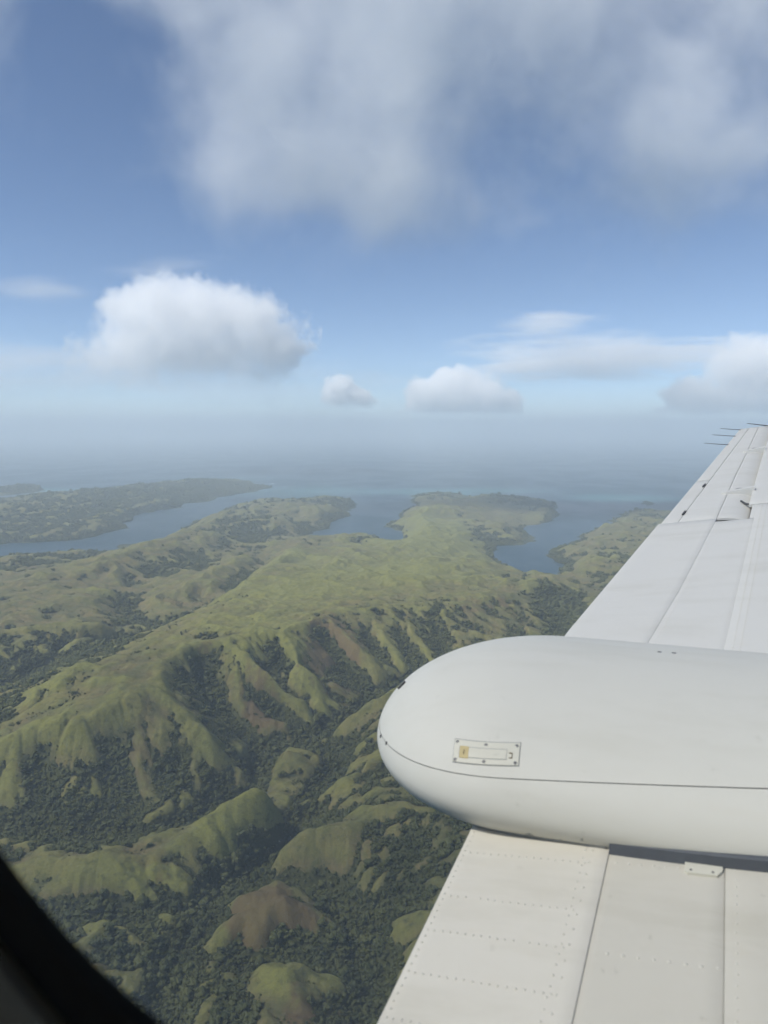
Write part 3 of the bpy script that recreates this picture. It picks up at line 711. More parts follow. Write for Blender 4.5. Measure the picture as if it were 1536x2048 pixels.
# nacelle: oval sections, rounded off behind the trailing edge
NC = dict(oc=2.648, a=0.68, uc=-1.054, bt=0.289, bb=0.223, f0=-0.505, ft=-1.141, p=2.242, q=1.811, us=-0.923, ks=0.112, ka=0.026, n=1.897)
def nac_scale(f):
    x = np.clip((NC['f0'] - f) / (NC['f0'] - NC['ft']), 0, 1); return np.clip(1 - x ** NC['p'], 0, 1) ** (1 / NC['q'])
def nac_near(f, u, off=0.0):
    """point of the nacelle's inboard flank at (f, u), pushed out by off"""
    def pt(f, u):
        s = float(nac_scale(f)); d = u - NC['uc'] - NC['ka'] * f; b = (NC['bt'] if d > 0 else NC['bb']) * s
        return Vector((f, NC['oc'] - NC['a'] * s * max(1 - abs(d / b) ** NC['n'], 0) ** (1 / NC['n']), u))
    p = pt(f, u); e = 0.004
    n = (pt(f + e, u) - pt(f - e, u)).cross(pt(f, u + e) - pt(f, u - e)).normalized()
    if n.y > 0: n = -n
    return p + n * off, n
def nac_top(f, o, off=0.0):
    def pt(f, o):
        s = float(nac_scale(f)); d = (o - NC['oc']) / (NC['a'] * s)
        return Vector((f, o, NC['uc'] + NC['ka'] * f + NC['bt'] * s * max(1 - abs(d) ** NC['n'], 0) ** (1 / NC['n'])))
    p = pt(f, o); e = 0.004
    n = (pt(f + e, o) - pt(f - e, o)).cross(pt(f, o + e) - pt(f, o - e)).normalized()
    if n.z < 0: n = -n
    return p + n * off, n

def make_nacelle():
    root = tag(empty('engine_nacelle')); root.parent = plane
    fs = np.concatenate([np.linspace(1.25, NC['f0'], 16)[:-1], NC['f0'] - (NC['f0'] - NC['ft']) * np.sin(np.linspace(0, math.pi / 2, 34))[:-1]])
    n = 96; th = np.linspace(0, 2 * math.pi, n, endpoint=False)
    def shell(shrink):
        V = []
        for f in fs:
            s = float(nac_scale(f)); uc = NC['uc'] + NC['ka'] * f
            ct, st = np.cos(th), np.sin(th); e = 2 / NC['n']
            cx = np.sign(ct) * np.abs(ct) ** e; sx = np.sign(st) * np.abs(st) ** e
            a = max(NC['a'] * s - shrink, 0.001); bt = max(NC['bt'] * s - shrink, 0.001); bb = max(NC['bb'] * s - shrink, 0.001)
            V += [(f + shrink * (1 if f > 0 else 1), NC['oc'] + a * c, uc + (bt if q > 0 else bb) * q) for c, q in zip(cx, sx)]
        tip = len(V); V.append((NC['ft'] + shrink, NC['oc'], NC['uc'] + NC['ka'] * NC['ft']))
        F = [(r * n + i, (r + 1) * n + i, (r + 1) * n + (i + 1) % n, r * n + (i + 1) % n) for r in range(len(fs) - 1) for i in range(n)]
        F += [((len(fs) - 1) * n + i, tip, (len(fs) - 1) * n + (i + 1) % n) for i in range(n)]
        F.append(tuple(range(n)))
        return V, F
    V, F = shell(0.0)
    for name, keep_up in (('upper_cowl', True), ('lower_cowl', False)):
        bm = bmesh.new(); bm.from_mesh(mesh('tmp', V, F))
        nrm = Vector((-NC['ks'], 0, 1)).normalized(); g = 0.0009 if keep_up else -0.0009
        bmesh.ops.bisect_plane(bm, geom=bm.verts[:] + bm.edges[:] + bm.faces[:], plane_co=Vector((0, 0, NC['us'])) + nrm * g, plane_no=nrm, clear_inner=keep_up, clear_outer=not keep_up)
        o = bm_obj(name, bm, M_COWL, root, True)
        if keep_up: up = o
        else: low = o
    V, F = shell(0.009); me = mesh('frame', V, F, True); link('inner_frame', me, M_GAP, root)
    # maintenance plate on the flank
    TL, TR, BL, BR = (-0.697, -0.932), (-0.4985, -0.909), (-0.684, -0.975), (-0.489, -0.950)
    def uv(a, b):
        t = [TL[i] + (TR[i] - TL[i]) * a for i in (0, 1)]; q = [BL[i] + (BR[i] - BL[i]) * a for i in (0, 1)]
        return t[0] + (q[0] - t[0]) * b, t[1] + (q[1] - t[1]) * b
    def patch(name, a0, a1, b0, b1, lift, mat, parent, na=12, nb=4, cut=0.0):
        P = []; n_, m_ = na + 1, nb + 1
        for lv in (lift, -0.002):
            for j in range(m_):
                for i in range(n_):
                    a = a0 + (a1 - a0) * i / na; b = b0 + (b1 - b0) * j / nb
                    P.append(nac_near(*uv(a, b), lv)[0])
        k = n_ * m_; ix = lambda j, i: j * n_ + i
        F = [(ix(j, i), ix(j, i + 1), ix(j + 1, i + 1), ix(j + 1, i)) for j in range(nb) for i in range(na)]
        ring = [ix(0, i) for i in range(n_)] + [ix(j, na) for j in range(1, m_)] + [ix(nb, i) for i in range(na - 1, -1, -1)] + [ix(j, 0) for j in range(nb - 1, 0, -1)]
        F += [(b, a, k + a, k + b) for a, b in zip(ring, ring[1:] + ring[:1])]
        bm = bmesh.new(); bm.from_mesh(mesh('tmp', P, F))
        return bm_obj(name, bm, mat, parent)
    patch('plate_shadow_gap', -0.012, 1.012, -0.05, 1.05, 0.0006, M_GAP, root)
    pl = patch('maintenance_plate', 0, 1, 0, 1, 0.0026, M_PLATE, root)
    patch('slot_rim', 0.09, 0.825, 0.27, 0.76, 0.0030, M_GAP, root, 10, 2)
    patch('slot_cover', 0.098, 0.817, 0.30, 0.73, 0.0036, M_PLATE, root, 10, 2)
    patch('sticker', 0.10, 0.245, 0.26, 0.80, 0.0040, M_STICK, root, 3, 3)
    for a, b, c, d in ((0.165, 0.180, 0.42, 0.62), (0.855, 0.905, 0.44, 0.47), (0.895, 0.905, 0.47, 0.66), (0.86, 0.905, 0.66, 0.69)):
        patch('printed_mark', a, b, c, d, 0.0044, M_INK, root, 1, 1)
    for a, b in ((0.045, 0.10), (0.50, 0.12), (0.955, 0.13), (0.035, 0.90), (0.49, 0.87), (0.95, 0.90)):
        p, nn = nac_near(*uv(a, b), 0.0028)
        bm = bmesh.new(); dome(bm, 0, 0, 0, 0.0058, 0.0016)
        bmesh.ops.transform(bm, matrix=Matrix.Translation(p) @ nn.to_track_quat('Z', 'Y').to_matrix().to_4x4(), verts=bm.verts)
        bm_obj('screw', bm, M_STEEL, root)
        bm = bmesh.new(); dome(bm, 0, 0, 0, 0.0026, 0.0008)
        bmesh.ops.transform(bm, matrix=Matrix.Translation(p + nn * 0.0013) @ nn.to_track_quat('Z', 'Y').to_matrix().to_4x4(), verts=bm.verts)
        bm_obj('screw_slot', bm, M_DARK, root)
    for f, o in ((-0.170, 2.735), (-0.123, 2.739)):
        p, nn = nac_top(f, o, 0.0002)
        bm = bmesh.new(); dome(bm, 0, 0, 0, 0.0085, 0.0012)
        bmesh.ops.transform(bm, matrix=Matrix.Translation(p) @ nn.to_track_quat('Z', 'Y').to_matrix().to_4x4(), verts=bm.verts)
        bm_obj('vent_hole', bm, M_DARK, root)
    # latch at the seam
    p, nn = nac_top(-1.040, 2.50, 0.001)
    bm = bmesh.new(); prism(bm, [(-0.018, -0.007), (0.018, -0.007), (0.018, 0.007), (-0.018, 0.007)], -0.004, 0.006)
    bmesh.ops.transform(bm, matrix=Matrix.Translation(p) @ nn.to_track_quat('Z', 'X').to_matrix().to_4x4() @ Matrix.Rotation(R(50), 4, 'Z'), verts=bm.verts)
    bm_obj('cowl_latch', bm, M_DARK, root)
    for f, u in ((-1.02, -1.042), (-0.97, -1.032)):
        p, nn = nac_near(f, u, 0.0); bm = bmesh.new(); dome(bm, 0, 0, 0, 0.007, 0.003)
        bmesh.ops.transform(bm, matrix=Matrix.Translation(p) @ nn.to_track_quat('Z', 'Y').to_matrix().to_4x4(), verts=bm.verts)
        bm_obj('seam_screw', bm, M_DARK, root)
    # chipped paint by the wing joint
    for f, u, w_ in ((-0.446, -1.128, 0.012), (-0.36, -1.128, 0.016), (-0.30, -1.10, 0.004)):
        p, nn = nac_near(f, u, 0.0008); bm = bmesh.new()
        prism(bm, [(-w_, -0.004), (w_ * 0.9, -0.003), (w_ * 0.2, 0.010)], -0.002, 0.0006)
        bmesh.ops.transform(bm, matrix=Matrix.Translation(p) @ Matrix((Vector((1, 0, 0)), Vector((0, -nn.z, nn.y)) * -1, nn)).transposed().to_4x4(), verts=bm.verts)
        bm_obj('paint_chip', bm, M_GAP, root)
    # joint to the wing: dark bead, then a grey seal strip
    def contact(f):
        o = 2.0
        for _ in range(30): o = nac_near(f, float(zu(f, o)) + 0.007)[0].y
        return o
    pts = [(f, contact(f), float(zu(f, contact(f))) + 0.008) for f in np.linspace(-0.62, -0.235, 16)]
    bm = bmesh.new(); tube(bm, pts, 0.0048); bm_obj('sealant_bead', bm, M_GAP, root, True)
    P = []; fs2 = np.linspace(-0.228, 1.0, 20)
    for f in fs2:
        b0 = contact(f) - 0.016
        for (o, z) in ((b0, -0.004), (b0 + 0.002, 0.030), (b0 + 0.006, 0.033), (b0 + 0.030, 0.033), (b0 + 0.030, -0.004)):
            P.append((f, o, float(zu(f, o)) + z))
    F = [(r * 5 + i, r * 5 + (i + 1) % 5, (r + 1) * 5 + (i + 1) % 5, (r + 1) * 5 + i) for r in range(len(fs2) - 1) for i in range(5)]
    F += [tuple(range(5))[::-1], tuple((len(fs2) - 1) * 5 + i for i in range(5))]
    bm = bmesh.new(); bm.from_mesh(mesh('tmp', P, F)); bm_obj('seal_strip', bm, M_RUB, root)
    return root
nacelle = make_nacelle()

def make_cabin():
    """boxy cabin tube with one window; the camera sits inside it"""
    root = empty('fuselage'); root.parent = plane
    cf, cu, wa, wb, wn_ = -0.16, 0.02, 0.314, 0.339, 1.95
    N = 96; th = np.linspace(0, 2 * math.pi, N, endpoint=False)
    def ring(da, db, o):
        e = 2 / wn_
        return [(cf + (wa + da) * np.sign(math.cos(t)) * abs(math.cos(t)) ** e, o, cu + (wb + db) * np.sign(math.sin(t)) * abs(math.sin(t)) ** e) for t in th]
    def rect(o, f0, f1, u0, u1):
        out = []
        for t in th:
            c, s = math.cos(t), math.sin(t); k = 1 / max(abs(c), abs(s)); x, y = c * k, s * k
            out.append((cf + (x * (f1 - cf) if x > 0 else -x * (f0 - cf)), o, cu + (y * (u1 - cu) if y > 0 else -y * (u0 - cu))))
        return out
    def loft(name, rings, mat, parent):
        V = [p for r in rings for p in r]
        F = [(k * N + i, k * N + (i + 1) % N, (k + 1) * N + (i + 1) % N, (k + 1) * N + i) for k in range(len(rings) - 1) for i in range(N)]
        bm = bmesh.new(); bm.from_mesh(mesh('tmp', V, F)); return bm_obj(name, bm, mat, parent)
    FB = (-2.6, 2.2, -1.05, 0.41)
    wall = loft('cabin_wall', [rect(0.262, *FB), ring(0.036, 0.052, 0.262), ring(0.028, 0.042, 0.266), ring(0.028, 0.042, 0.275)], M_TRIM, root)
    loft('window_gasket', [ring(0.060, 0.080, 0.276), ring(0.006, 0.006, 0.276), ring(0.0, 0.0, 0.281), ring(0.062, 0.062, 0.296), ring(0.062, 0.062, 0.308), ring(0.10, 0.10, 0.31)], M_GASK, root)
    loft('outer_skin', [ring(0.105, 0.095, 0.312), ring(0.107, 0.097, 0.325), rect(0.325, *FB)], M_WING, root)
    # rest of the tube; a row of windows on the far side lets light into the cabin
    def strip(name, sec, fa, fb):
        V = [(f, o, u) for f in (fa, fb) for o, u in sec]; n = len(sec)
        bm = bmesh.new(); bm.from_mesh(mesh('tmp', V, [(i, i + 1, n + i + 1, n + i) for i in range(n - 1)])); bm_obj(name, bm, M_TRIM, root)
    strip('cabin_floor', [(0.325, -1.05), (0.20, -1.25), (-1.20, -1.25), (-1.32, -1.05), (-1.32, -0.30)], FB[0], FB[1])
    strip('cabin_ceiling', [(-1.32, 0.30), (-1.32, 0.41), (-1.05, 0.50), (0.05, 0.50), (0.325, 0.41)], FB[0], FB[1])
    for fa, fb in ((-2.6, -1.75), (-1.25, -0.75), (-0.25, 0.25), (0.75, 1.25), (1.75, 2.2)): strip('wall_pillar', [(-1.32, -0.30), (-1.32, 0.30)], fa, fb)
    sec = [(0.325, -1.05), (0.20, -1.25), (-1.20, -1.25), (-1.32, -1.05), (-1.32, 0.41), (-1.05, 0.50), (0.05, 0.50), (0.325, 0.41)]; n = len(sec)
    for f in (FB[0], FB[1]):
        bm = bmesh.new(); bm.from_mesh(mesh('tmp', [(f, o, u) for o, u in sec], [tuple(range(n))])); bm_obj('bulkhead', bm, M_TRIM, root)
    # pane: two thin sheets of acrylic
    t = NT('window_acrylic'); tr = t.n('BsdfTransparent'); tr.inputs[0].default_value = (0.985, 0.99, 0.985, 1)
    gl_ = t.n('BsdfGlossy'); gl_.inputs['Roughness'].default_value = 0.05
    fr = t.n('LayerWeight'); fr.inputs['Blend'].default_value = 0.2
    mx = t.n('MixShader'); t.put(mx.inputs[0], t.math('ADD', 0.012, t.math('MULTIPLY', t.math('POWER', fr.outputs['Facing'], 4.0), 0.2))); t.t.links.new(tr.outputs[0], mx.inputs[1]); t.t.links.new(gl_.outputs[0], mx.inputs[2])
    tl = t.n('BsdfTranslucent'); tl.inputs[0].default_value = (0.9, 0.9, 0.88, 1); m2 = t.n('MixShader'); t.put(m2.inputs[0], t.math('MULTIPLY', t.noise(t.n('TexCoord').outputs['Object'], 9.0, 5, 0.65), 0.05))
    t.t.links.new(mx.outputs[0], m2.inputs[1]); t.t.links.new(tl.outputs[0], m2.inputs[2]); t.t.links.new(m2.outputs[0], t.out.inputs['Surface'])
    bm = bmesh.new(); bm.from_mesh(mesh('tmp', ring(0.055, 0.055, 0.300), [tuple(range(N))])); bm_obj('window_pane', bm, t.m, root)
    return root
cabin = make_cabin()
# ------------------------------------------------------------------ trees
def leaf_material():
    t = NT('leaves')
    oi = t.n('ObjectInfo'); geo = t.n('NewGeometry').outputs['Position']
    n = t.noise(geo, 0.014, 4, 0.65); n2 = t.noise(geo, 0.9, 2, 0.6)
    a = t.mix(oi.outputs['Random'], (0.024, 0.031, 0.010, 1), (0.060, 0.064, 0.020, 1))
    b = t.mix(t.math('MULTIPLY', t.ramp(n, 0.40, 0.62), 0.8), a, (0.086, 0.090, 0.030, 1))
    c = t.mix(t.math('MULTIPLY', t.ramp(n2, 0.45, 0.7), 0.6), b, (0.062, 0.078, 0.026, 1))
    x = t.bsdf(Base_Color=c, Roughness=0.8); x.inputs['Specular IOR Level'].default_value = 0.2
    return t.m
M_LEAF = leaf_material()
M_BARK = plain('bark', (0.10, 0.075, 0.05), 0.9)

def crown_mesh(name, seed, leaves=46, sub=1, flat=0.8):
    """crown about one unit wide: several lumps roughened, with leaf clumps standing out of them"""
    rg = random.Random(seed); bm = bmesh.new()
    lumps = [(0, 0, 0.42, 0.34)] + [(0.30 * math.cos(a) * rg.uniform(0.7, 1.1), 0.30 * math.sin(a) * rg.uniform(0.7, 1.1), rg.uniform(0.24, 0.56), rg.uniform(0.15, 0.25)) for a in [rg.uniform(0, 0.8) + k * 6.283 / 6 for k in range(6)]]
    for x, y, z, r in lumps:
        res = bmesh.ops.create_icosphere(bm, subdivisions=sub, radius=r)
        for v in res['verts']:
            k = rg.uniform(0.72, 1.24); v.co = Vector((v.co.x * k + x, v.co.y * k + y, v.co.z * k * flat * 1.25 + z * 1.2))
    for _ in range(leaves):
        x, y, z, r = rg.choice(lumps)
        d = Vector((rg.gauss(0, 1), rg.gauss(0, 1), rg.gauss(0.35, 0.8))).normalized()
        p = Vector((x, y, z)) + Vector((d.x, d.y, d.z * flat)) * r * rg.uniform(0.95, 1.22); s = rg.uniform(0.05, 0.10)
        u = d.orthogonal().normalized(); w = d.cross(u); a = rg.uniform(0, 6.28)
        u, w = u * math.cos(a) + w * math.sin(a) + d * rg.uniform(-0.5, 0.5), w * math.cos(a) - u * math.sin(a) + d * rg.uniform(-0.5, 0.5)
        bm.faces.new([bm.verts.new(p + u * s), bm.verts.new(p + w * s * 0.7), bm.verts.new(p - u * s), bm.verts.new(p - w * s * 0.7)])
    me = bpy.data.meshes.new(name); bm.to_mesh(me); bm.free(); me.materials.append(M_LEAF)
    return me

crowns = [crown_mesh('crown', 11 + k, 46, 1, 0.7 + 0.12 * (k % 4)) for k in range(6)]

rgt = np.random.default_rng(77)
PT = []      # x, y, z, width, turn
def scatter(y0, y1, step, wlo, whi, thr, left=-0.66, right=0.50):
    ys = np.arange(y0, y1, step)
    xs = np.arange(left * y1, right * y1, step)
    X, Y = np.meshgrid(xs, ys)
    X = X + rgt.uniform(-0.48, 0.48, X.shape) * step; Y = Y + rgt.uniform(-0.48, 0.48, X.shape) * step
    k = (X > left * Y) & (X < right * Y); X, Y = X[k], Y[k]
    w = both(WN, WF, X, Y); h = height(X, Y)
    w = w + 0.30 * fbm(X, Y, 26, 2, 401)
    p = smooth01(w, thr - 0.10, thr + 0.22)
    k = (rgt.random(len(X)) < p) & (h > 1.5)
    X, Y, h, w, p = X[k], Y[k], h[k], w[k], p[k]
    size = (wlo + (whi - wlo) * rgt.random(len(X)) ** 1.6) * np.where(rgt.random(len(X)) < 0.13, 1.75, 0.95) * (1 + 0.35 * fbm(X, Y, 90, 2, 421)) * (0.55 + 0.45 * smooth01(w, thr, thr + 0.5))
    PT.append(np.stack([X, Y, h + SEA - 0.06 * size, size, rgt.random(len(X)) * 6.283], 1))
scatter(950, 1900, 7.0, 6.5, 13.5, 0.16)
scatter(1900, 3000, 8.5, 8.0, 14.0, 0.18)
scatter(3000, 5200, 13.0, 12.0, 20.0, 0.20)
scatter(5200, 8500, 19.0, 15.0, 26.0, 0.20)
scatter(8500, 15500, 30.0, 20.0, 34.0, 0.22)
# bushes thinning out up the grass
def bushes(y0, y1, step, wlo, whi, most):
    X, Y = np.meshgrid(np.arange(-0.66 * y1, 0.5 * y1, step), np.arange(y0, y1, step))
    X = X + rgt.uniform(-0.5, 0.5, X.shape) * step; Y = Y + rgt.uniform(-0.5, 0.5, X.shape) * step
    k = (X > -0.66 * Y) & (X < 0.5 * Y); X, Y = X[k], Y[k]
    w = both(WN, WF, X, Y); clump = fbm(X, Y, 60, 3, 411, 0.6)
    k = (rgt.random(len(X)) < most * smooth01(w + 0.55 * clump, -0.60, 0.12)) & (w < 0.2); X, Y = X[k], Y[k]; h = height(X, Y)
    k = h > 2; X, Y, h = X[k], Y[k], h[k]; s = wlo + (whi - wlo) * rgt.random(len(X)) ** 2
    PT.append(np.stack([X, Y, h + SEA - 0.1 * s, s, rgt.random(len(X)) * 6.283], 1))
bushes(950, 2000, 6.0, 2.0, 6.0, 0.60)
bushes(2000, 3800, 9.5, 3.0, 7.5, 0.5)
PT = np.concatenate(PT)
print('forest trees', len(PT))

def make_forest():
    me = bpy.data.meshes.new('forest'); me.vertices.add(len(PT)); me.vertices.foreach_set('co', PT[:, :3].astype(np.float32).ravel())
    for nm, col in (('width', 3), ('turn', 4)):
        a = me.attributes.new(nm, 'FLOAT', 'POINT'); a.data.foreach_set('value', PT[:, col].astype(np.float32))
    a = me.attributes.new('sort', 'INT', 'POINT'); a.data.foreach_set('value', rgt.integers(0, len(crowns), len(PT)).astype(np.int32))
    o = link('forest', me)
    col = bpy.data.collections.new('crown_kinds')
    for k, c in enumerate(crowns): col.objects.link(bpy.data.objects.new('crown_kind', c))
    tree = bpy.data.node_groups.new('forest_trees', 'GeometryNodeTree')
    tree.interface.new_socket('Geometry', in_out='INPUT', socket_type='NodeSocketGeometry'); tree.interface.new_socket('Geometry', in_out='OUTPUT', socket_type='NodeSocketGeometry')
    N, Lk = tree.nodes, tree.links
    gi, go = N.new('NodeGroupInput'), N.new('NodeGroupOutput')
    ip = N.new('GeometryNodeInstanceOnPoints'); ci = N.new('GeometryNodeCollectionInfo')
    ci.inputs['Collection'].default_value = col; ci.inputs['Separate Children'].default_value = True; ci.inputs['Reset Children'].default_value = True
    def attr(nm, ty):
        x = N.new('GeometryNodeInputNamedAttribute'); x.data_type = ty; x.inputs[0].default_value = nm; return x.outputs[0]
    cx = N.new('ShaderNodeCombineXYZ'); Lk.new(attr('turn', 'FLOAT'), cx.inputs[2])
    Lk.new(gi.outputs[0], ip.inputs['Points']); Lk.new(ci.outputs[0], ip.inputs['Instance']); ip.inputs['Pick Instance'].default_value = True
    Lk.new(attr('sort', 'INT'), ip.inputs['Instance Index']); Lk.new(cx.outputs[0], ip.inputs['Rotation']); Lk.new(attr('width', 'FLOAT'), ip.inputs['Scale'])
    Lk.new(ip.outputs[0], go.inputs[0])
    m = o.modifiers.new('trees', 'NODES'); m.node_group = tree
    return tag(o, 'dark green tropical forest filling the valleys and gullies', 'forest', None, 'stuff')
forest = make_forest()

def make_lone_trees(n=36):
    """single trees one can tell apart on the open grass"""
    bm = bmesh.new(); tube(bm, [(0, 0, -0.15), (0.02, 0.01, 0.15), (-0.01, 0.02, 0.42)], 0.05, 0.025, 7)
    for a in (0.4, 2.5, 4.6): tube(bm, [(0, 0.01, 0.24), (0.16 * math.cos(a), 0.16 * math.sin(a), 0.42)], 0.022, 0.010, 5)
    trunk = bpy.data.meshes.new('trunk'); bm.to_mesh(trunk); bm.free(); trunk.materials.append(M_BARK)
    big = [crown_mesh('crown', 41 + k, 150, 2, 0.8) for k in range(3)]
    made = 0; tries = 0
    while made < n and tries < 4000:
        tries += 1
        y = 1150 + 2600 * rgt.random() ** 1.5; x = (-0.5 + 0.62 * rgt.random()) * y
        w = float(both(WN, WF, np.array([x]), np.array([y]))[0])
        if not -0.45 < w < -0.02: continue
        h = float(height(np.array([x]), np.array([y]))[0])
        t = empty('tree', (x, y, h + SEA), (0, 0, rgt.random() * 6.28)); s = 7 + 6 * rgt.random(); t.scale = (s, s, s * (0.9 + 0.4 * rgt.random()))
        tag(t, 'single dark green tree standing by itself on an open grass slope', 'tree', 'single trees on the open grass')
        link('trunk', trunk, None, t); link('crown', big[made % 3], None, t).location = (0, 0, 0.18)
        made += 1
make_lone_trees()
# ------------------------------------------------------------------ clouds: real volumes, well above the haze
def cloud_material(name, dens, col=(1, 1, 1), g=0.0):
    t = NT(name)
    pv = t.n('VolumePrincipled'); pv.inputs['Color'].default_value = (*col, 1); pv.inputs['Density'].default_value = dens; pv.inputs['Anisotropy'].default_value = g
    pv.inputs['Density Attribute'].default_value = 'density'
    t.t.links.new(pv.outputs[0], t.out.inputs['Volume'])
    return t.m

def cloud(name, label, blobs_, dens, res, noise_scale, amp, soft=0.45, seed=0.0, detail=7.0, rough=0.55, flat=None, stretch=(1, 1, 1), group=None, mat=None, bias=0.0, fade=700.0):
    """blobs_: (x, y, z, rx, ry, rz, weight) in metres. A grid of densities: 1 - distance to the nearest puff, broken up by noise"""
    lo = [min(b[i] - b[3 + i] * 1.25 for b in blobs_) for i in range(3)]; hi = [max(b[i] + b[3 + i] * 1.25 for b in blobs_) for i in range(3)]
    if flat is not None: lo[2] = flat
    c = [(a + b) / 2 for a, b in zip(lo, hi)]
    tree = bpy.data.node_groups.new(name + '_density', 'GeometryNodeTree')
    tree.interface.new_socket('Geometry', in_out='INPUT', socket_type='NodeSocketGeometry')
    tree.interface.new_socket('Geometry', in_out='OUTPUT', socket_type='NodeSocketGeometry')
    N, Lk = tree.nodes, tree.links
    def put(s, v):
        if isinstance(v, bpy.types.NodeSocket): Lk.new(v, s)
        else: s.default_value = v
    def vm(op, a, b=None, scale=None):
        x = N.new('ShaderNodeVectorMath'); x.operation = op; put(x.inputs[0], a)
        if b is not None: put(x.inputs[1], b)
        if scale is not None: put(x.inputs['Scale'], scale)
        return x.outputs['Value'] if op == 'LENGTH' else x.outputs['Vector']
    def mt(op, a, b=0.0, c_=None):
        x = N.new('ShaderNodeMath'); x.operation = op; put(x.inputs[0], a); put(x.inputs[1], b)
        if c_ is not None: put(x.inputs[2], c_)
        return x.outputs[0]
    pos = N.new('GeometryNodeInputPosition').outputs[0]
    field = None
    for b in blobs_:
        q = vm('MULTIPLY', vm('SUBTRACT', pos, tuple(b[i] - c[i] for i in range(3))), tuple(1 / r for r in b[3:6]))
        v = mt('MULTIPLY', mt('SUBTRACT', 1.0, vm('LENGTH', q)), b[6] if len(b) > 6 else 1.0)
        field = v if field is None else mt('SMOOTH_MAX', field, v, 0.25)
    np_ = vm('MULTIPLY', vm('ADD', pos, (seed * 9173.0, seed * 3313.0, seed * 7411.0)), tuple(1.0 / (noise_scale * s) for s in stretch))
    nz = N.new('ShaderNodeTexNoise'); nz.noise_dimensions = '3D'; nz.inputs['Scale'].default_value = 1.0; nz.inputs['Detail'].default_value = detail; nz.inputs['Roughness'].default_value = rough; nz.inputs['Distortion'].default_value = 0.25
    Lk.new(np_, nz.inputs['Vector'])
    n = mt('MULTIPLY', mt('SUBTRACT', nz.outputs[0], 0.5), amp)
    d = mt('ADD', mt('ADD', field, n), bias)
    mr = N.new('ShaderNodeMapRange'); mr.interpolation_type = 'SMOOTHSTEP'; put(mr.inputs[0], d); mr.inputs[1].default_value = 0.0; mr.inputs[2].default_value = soft; mr.inputs[3].default_value = 0; mr.inputs[4].default_value = 1
    dd = mr.outputs[0]
    if flat is not None:      # the base: thins out over a few hundred metres
        sx = N.new('ShaderNodeSeparateXYZ'); Lk.new(pos, sx.inputs[0])
        m2 = N.new('ShaderNodeMapRange'); m2.interpolation_type = 'SMOOTHSTEP'; put(m2.inputs[0], mt('ADD', sx.outputs[2], mt('MULTIPLY', n, 500.0))); m2.inputs[1].default_value = lo[2] - c[2]; m2.inputs[2].default_value = lo[2] - c[2] + fade
        dd = mt('MULTIPLY', dd, m2.outputs[0])
    vc = N.new('GeometryNodeVolumeCube')
    put(vc.inputs['Density'], dd); vc.inputs['Background'].default_value = 0.0
    size = [b - a for a, b in zip(lo, hi)]
    vc.inputs['Min'].default_value = tuple(-s / 2 for s in size); vc.inputs['Max'].default_value = tuple(s / 2 for s in size)
    for i, k in enumerate('XYZ'): vc.inputs['Resolution ' + k].default_value = max(8, int(size[i] / res))
    sm = N.new('GeometryNodeSetMaterial'); sm.inputs['Material'].default_value = mat or cloud_material(name + '_vapour', dens)
    Lk.new(vc.outputs[0], sm.inputs[0])
    go = N.new('NodeGroupOutput'); Lk.new(sm.outputs[0], go.inputs[0])
    N.new('NodeGroupInput')
    v0 = [tuple(s / 2 * k for s, k in zip(size, kk)) for kk in ((-1, -1, -1), (1, 1, 1))]
    me = bpy.data.meshes.new(name); me.from_pydata(v0, [], [])
    o = link(name, me); o.location = c
    m = o.modifiers.new('density', 'NODES'); m.node_group = tree
    print('cloud', name, [round(s) for s in size], [max(8, int(s / res)) for s in size])
    return tag(o, label, 'cloud', group, 'stuff')

cloud('cumulus_cloud', 'tall white cumulus cloud over the far left of the sea', [(-5409, 17000, 2419, 694, 1100, 560), (-4681, 17000, 2621, 896, 1100, 650), (-3785, 17000, 2475, 952, 1100, 650), (-2945, 17000, 2307, 784, 1100, 616), (-4121, 17000, 1691, 2184, 1100, 1008), (-5353, 17000, 1299, 1120, 1100, 896), (-2497, 17000, 1635, 728, 1100, 784), (-4681, 17000, 851, 2128, 1100, 672, 0.9)], 0.0016, 27, 620, 3.0, 0.28, 1.0, rough=0.72, flat=712, fade=1300, bias=0.12)
cloud('cumulus_cloud', 'small white cumulus puff left of the middle cumulus over the sea', [(-1897, 30000, 1206, 514, 750, 672), (-1344, 30000, 1107, 909, 750, 593), (-1640, 30000, 1542, 474, 750, 514), (-909, 30000, 1047, 553, 750, 435)], 0.0030, 20, 480, 2.3, 0.2, 3.0, rough=0.72, flat=712, bias=0.1)
cloud('cumulus_cloud', 'middle white cumulus cloud with a flat base over the sea', [(2727, 45000, 1719, 1423, 1900, 1245), (4061, 45000, 2105, 1630, 1900, 1364), (5543, 45000, 1868, 1542, 1900, 1245), (6581, 45000, 1364, 1423, 1900, 949), (4506, 45000, 1067, 2964, 1900, 1008)], 0.0015, 36, 900, 2.4, 0.2, 5.0, rough=0.72, flat=712, bias=0.1)
cloud('cumulus_cloud', 'white and grey cumulus cloud behind the wing tip on the right', [(18394, 46000, 1697, 1576, 2200, 1394), (21273, 46000, 1636, 1939, 2200, 1394), (19758, 46000, 545, 3333, 2200, 1212), (22788, 46000, 3364, 3030, 2200, 1970), (24606, 46000, 1394, 3333, 2200, 2121)], 0.0011, 50, 1300, 2.5, 0.3, 8.0, rough=0.72, flat=712, bias=0.1)
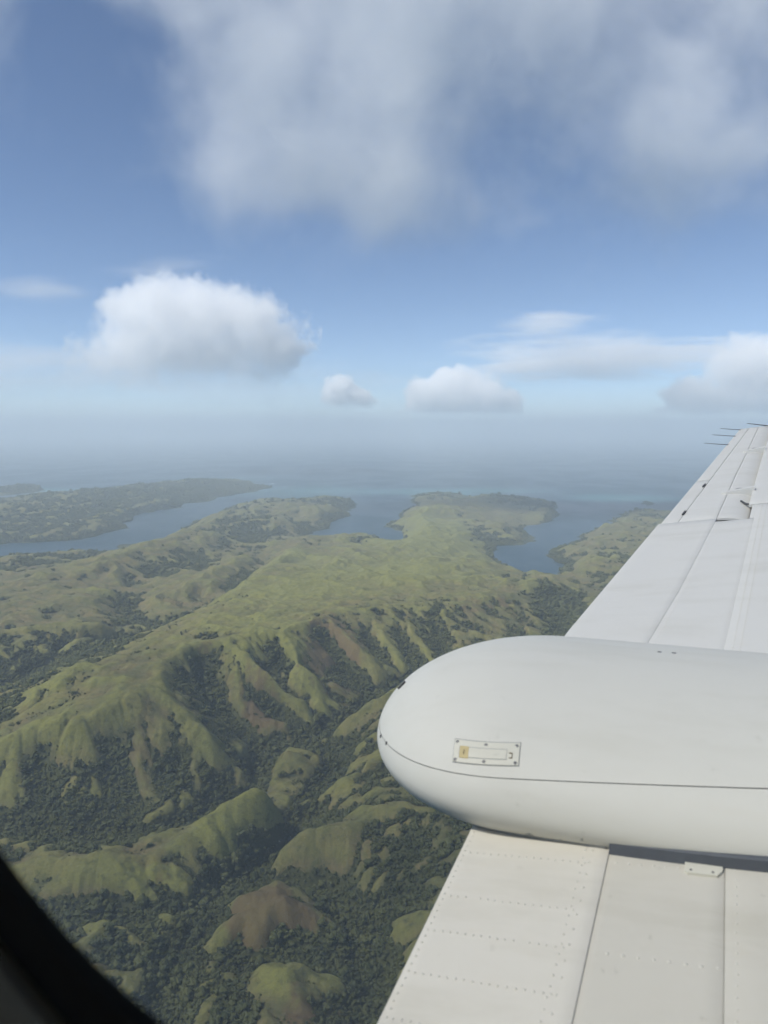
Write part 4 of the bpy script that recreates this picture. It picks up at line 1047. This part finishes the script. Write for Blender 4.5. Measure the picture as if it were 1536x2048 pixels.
cloud('overhead_cloud', 'huge ragged white cloud filling the top of the sky', [(-1781, 8000, 4933, 1370, 750, 1370), (-358, 8000, 5038, 2213, 750, 2003, 1.3), (-1254, 8000, 3879, 1265, 750, 1265, 1.2), (169, 8000, 3879, 1739, 750, 1581, 1.3), (-885, 8000, 2614, 1265, 750, 791, 0.8), (169, 8000, 2403, 1265, 750, 791, 0.7), (1539, 8000, 4406, 1739, 750, 1581, 0.8), (3331, 8000, 4300, 1845, 750, 1739, 0.6), (3067, 8000, 2719, 1476, 750, 791, 0.5), (-4153, 8000, 4511, 685, 750, 1265, 0.8)], 0.0013, 32, 1150, 2.6, 1.2, 2.0, rough=0.68, bias=0.20)
# thin streaky layers low over the sea
cloud('stratus_layer', 'thin pale streaks of stratus low over the sea on the right', [(12806, 45000, 4180, 9486, 2500, 1482), (9249, 45000, 5958, 2964, 2500, 711, 0.6), (8360, 45000, 3587, 4150, 2500, 889, 0.8), (18735, 45000, 4625, 5040, 2500, 889, 0.8)], 0.00050, 110, 1300, 2.4, 0.6, 12.0, stretch=(5.0, 2.5, 0.6), rough=0.66)
cloud('stratus_layer', 'pale veil of stratus low over the sea on the left', [(-24285, 48000, 3036, 10435, 3000, 2846), (-20490, 48000, 4142, 6957, 3000, 949, 0.8), (-21123, 48000, 8569, 4111, 3000, 696, 0.6), (-13217, 48000, 9360, 3794, 3000, 949, 0.35), (-8474, 48000, 2087, 12648, 3000, 2213, 0.7)], 0.00028, 150, 1500, 1.6, 0.9, 15.0, stretch=(6.0, 3.0, 0.8), rough=0.62, flat=712, fade=3500)
# unseen cloud deck overhead, placed toward the sun to shade airplane and near land
cloud('overhead_cloud', 'unseen ragged cloud deck placed to shade the airplane', [(-2650, 400, 2700, 1500, 1400, 520), (-1900, -1000, 2650, 1500, 1400, 480), (-3500, -1400, 2750, 1500, 1600, 500), (-1000, -400, 2800, 1000, 1200, 350, .8)], 0.0007, 70, 1100, 1.6, 0.8, 21.0, rough=0.64, bias=0.15)
# ------------------------------------------------------------------ haze
HAZE_TOP, HAZE_D = 700.0, 6.0e-5
def make_haze():
    x0, x1, y0, y1, z0, z1 = -161000, 161000, -61000, 171000, SEA - 8, HAZE_TOP
    v = [(x, y, z) for z in (z0, z1) for y in (y0, y1) for x in (x0, x1)]
    f = [(0, 2, 3, 1), (4, 5, 7, 6), (0, 1, 5, 4), (2, 6, 7, 3), (0, 4, 6, 2), (1, 3, 7, 5)]
    t = NT('haze_air')
    pv = t.n('VolumePrincipled'); pv.inputs['Color'].default_value = (0.76, 0.87, 0.95, 1); pv.inputs['Density'].default_value = HAZE_D; pv.inputs['Anisotropy'].default_value = 0.0
    t.t.links.new(pv.outputs[0], t.out.inputs['Volume'])
    o = link('haze', mesh('haze', v, f), t.m)
    return tag(o, kind='stuff')
haze = make_haze()
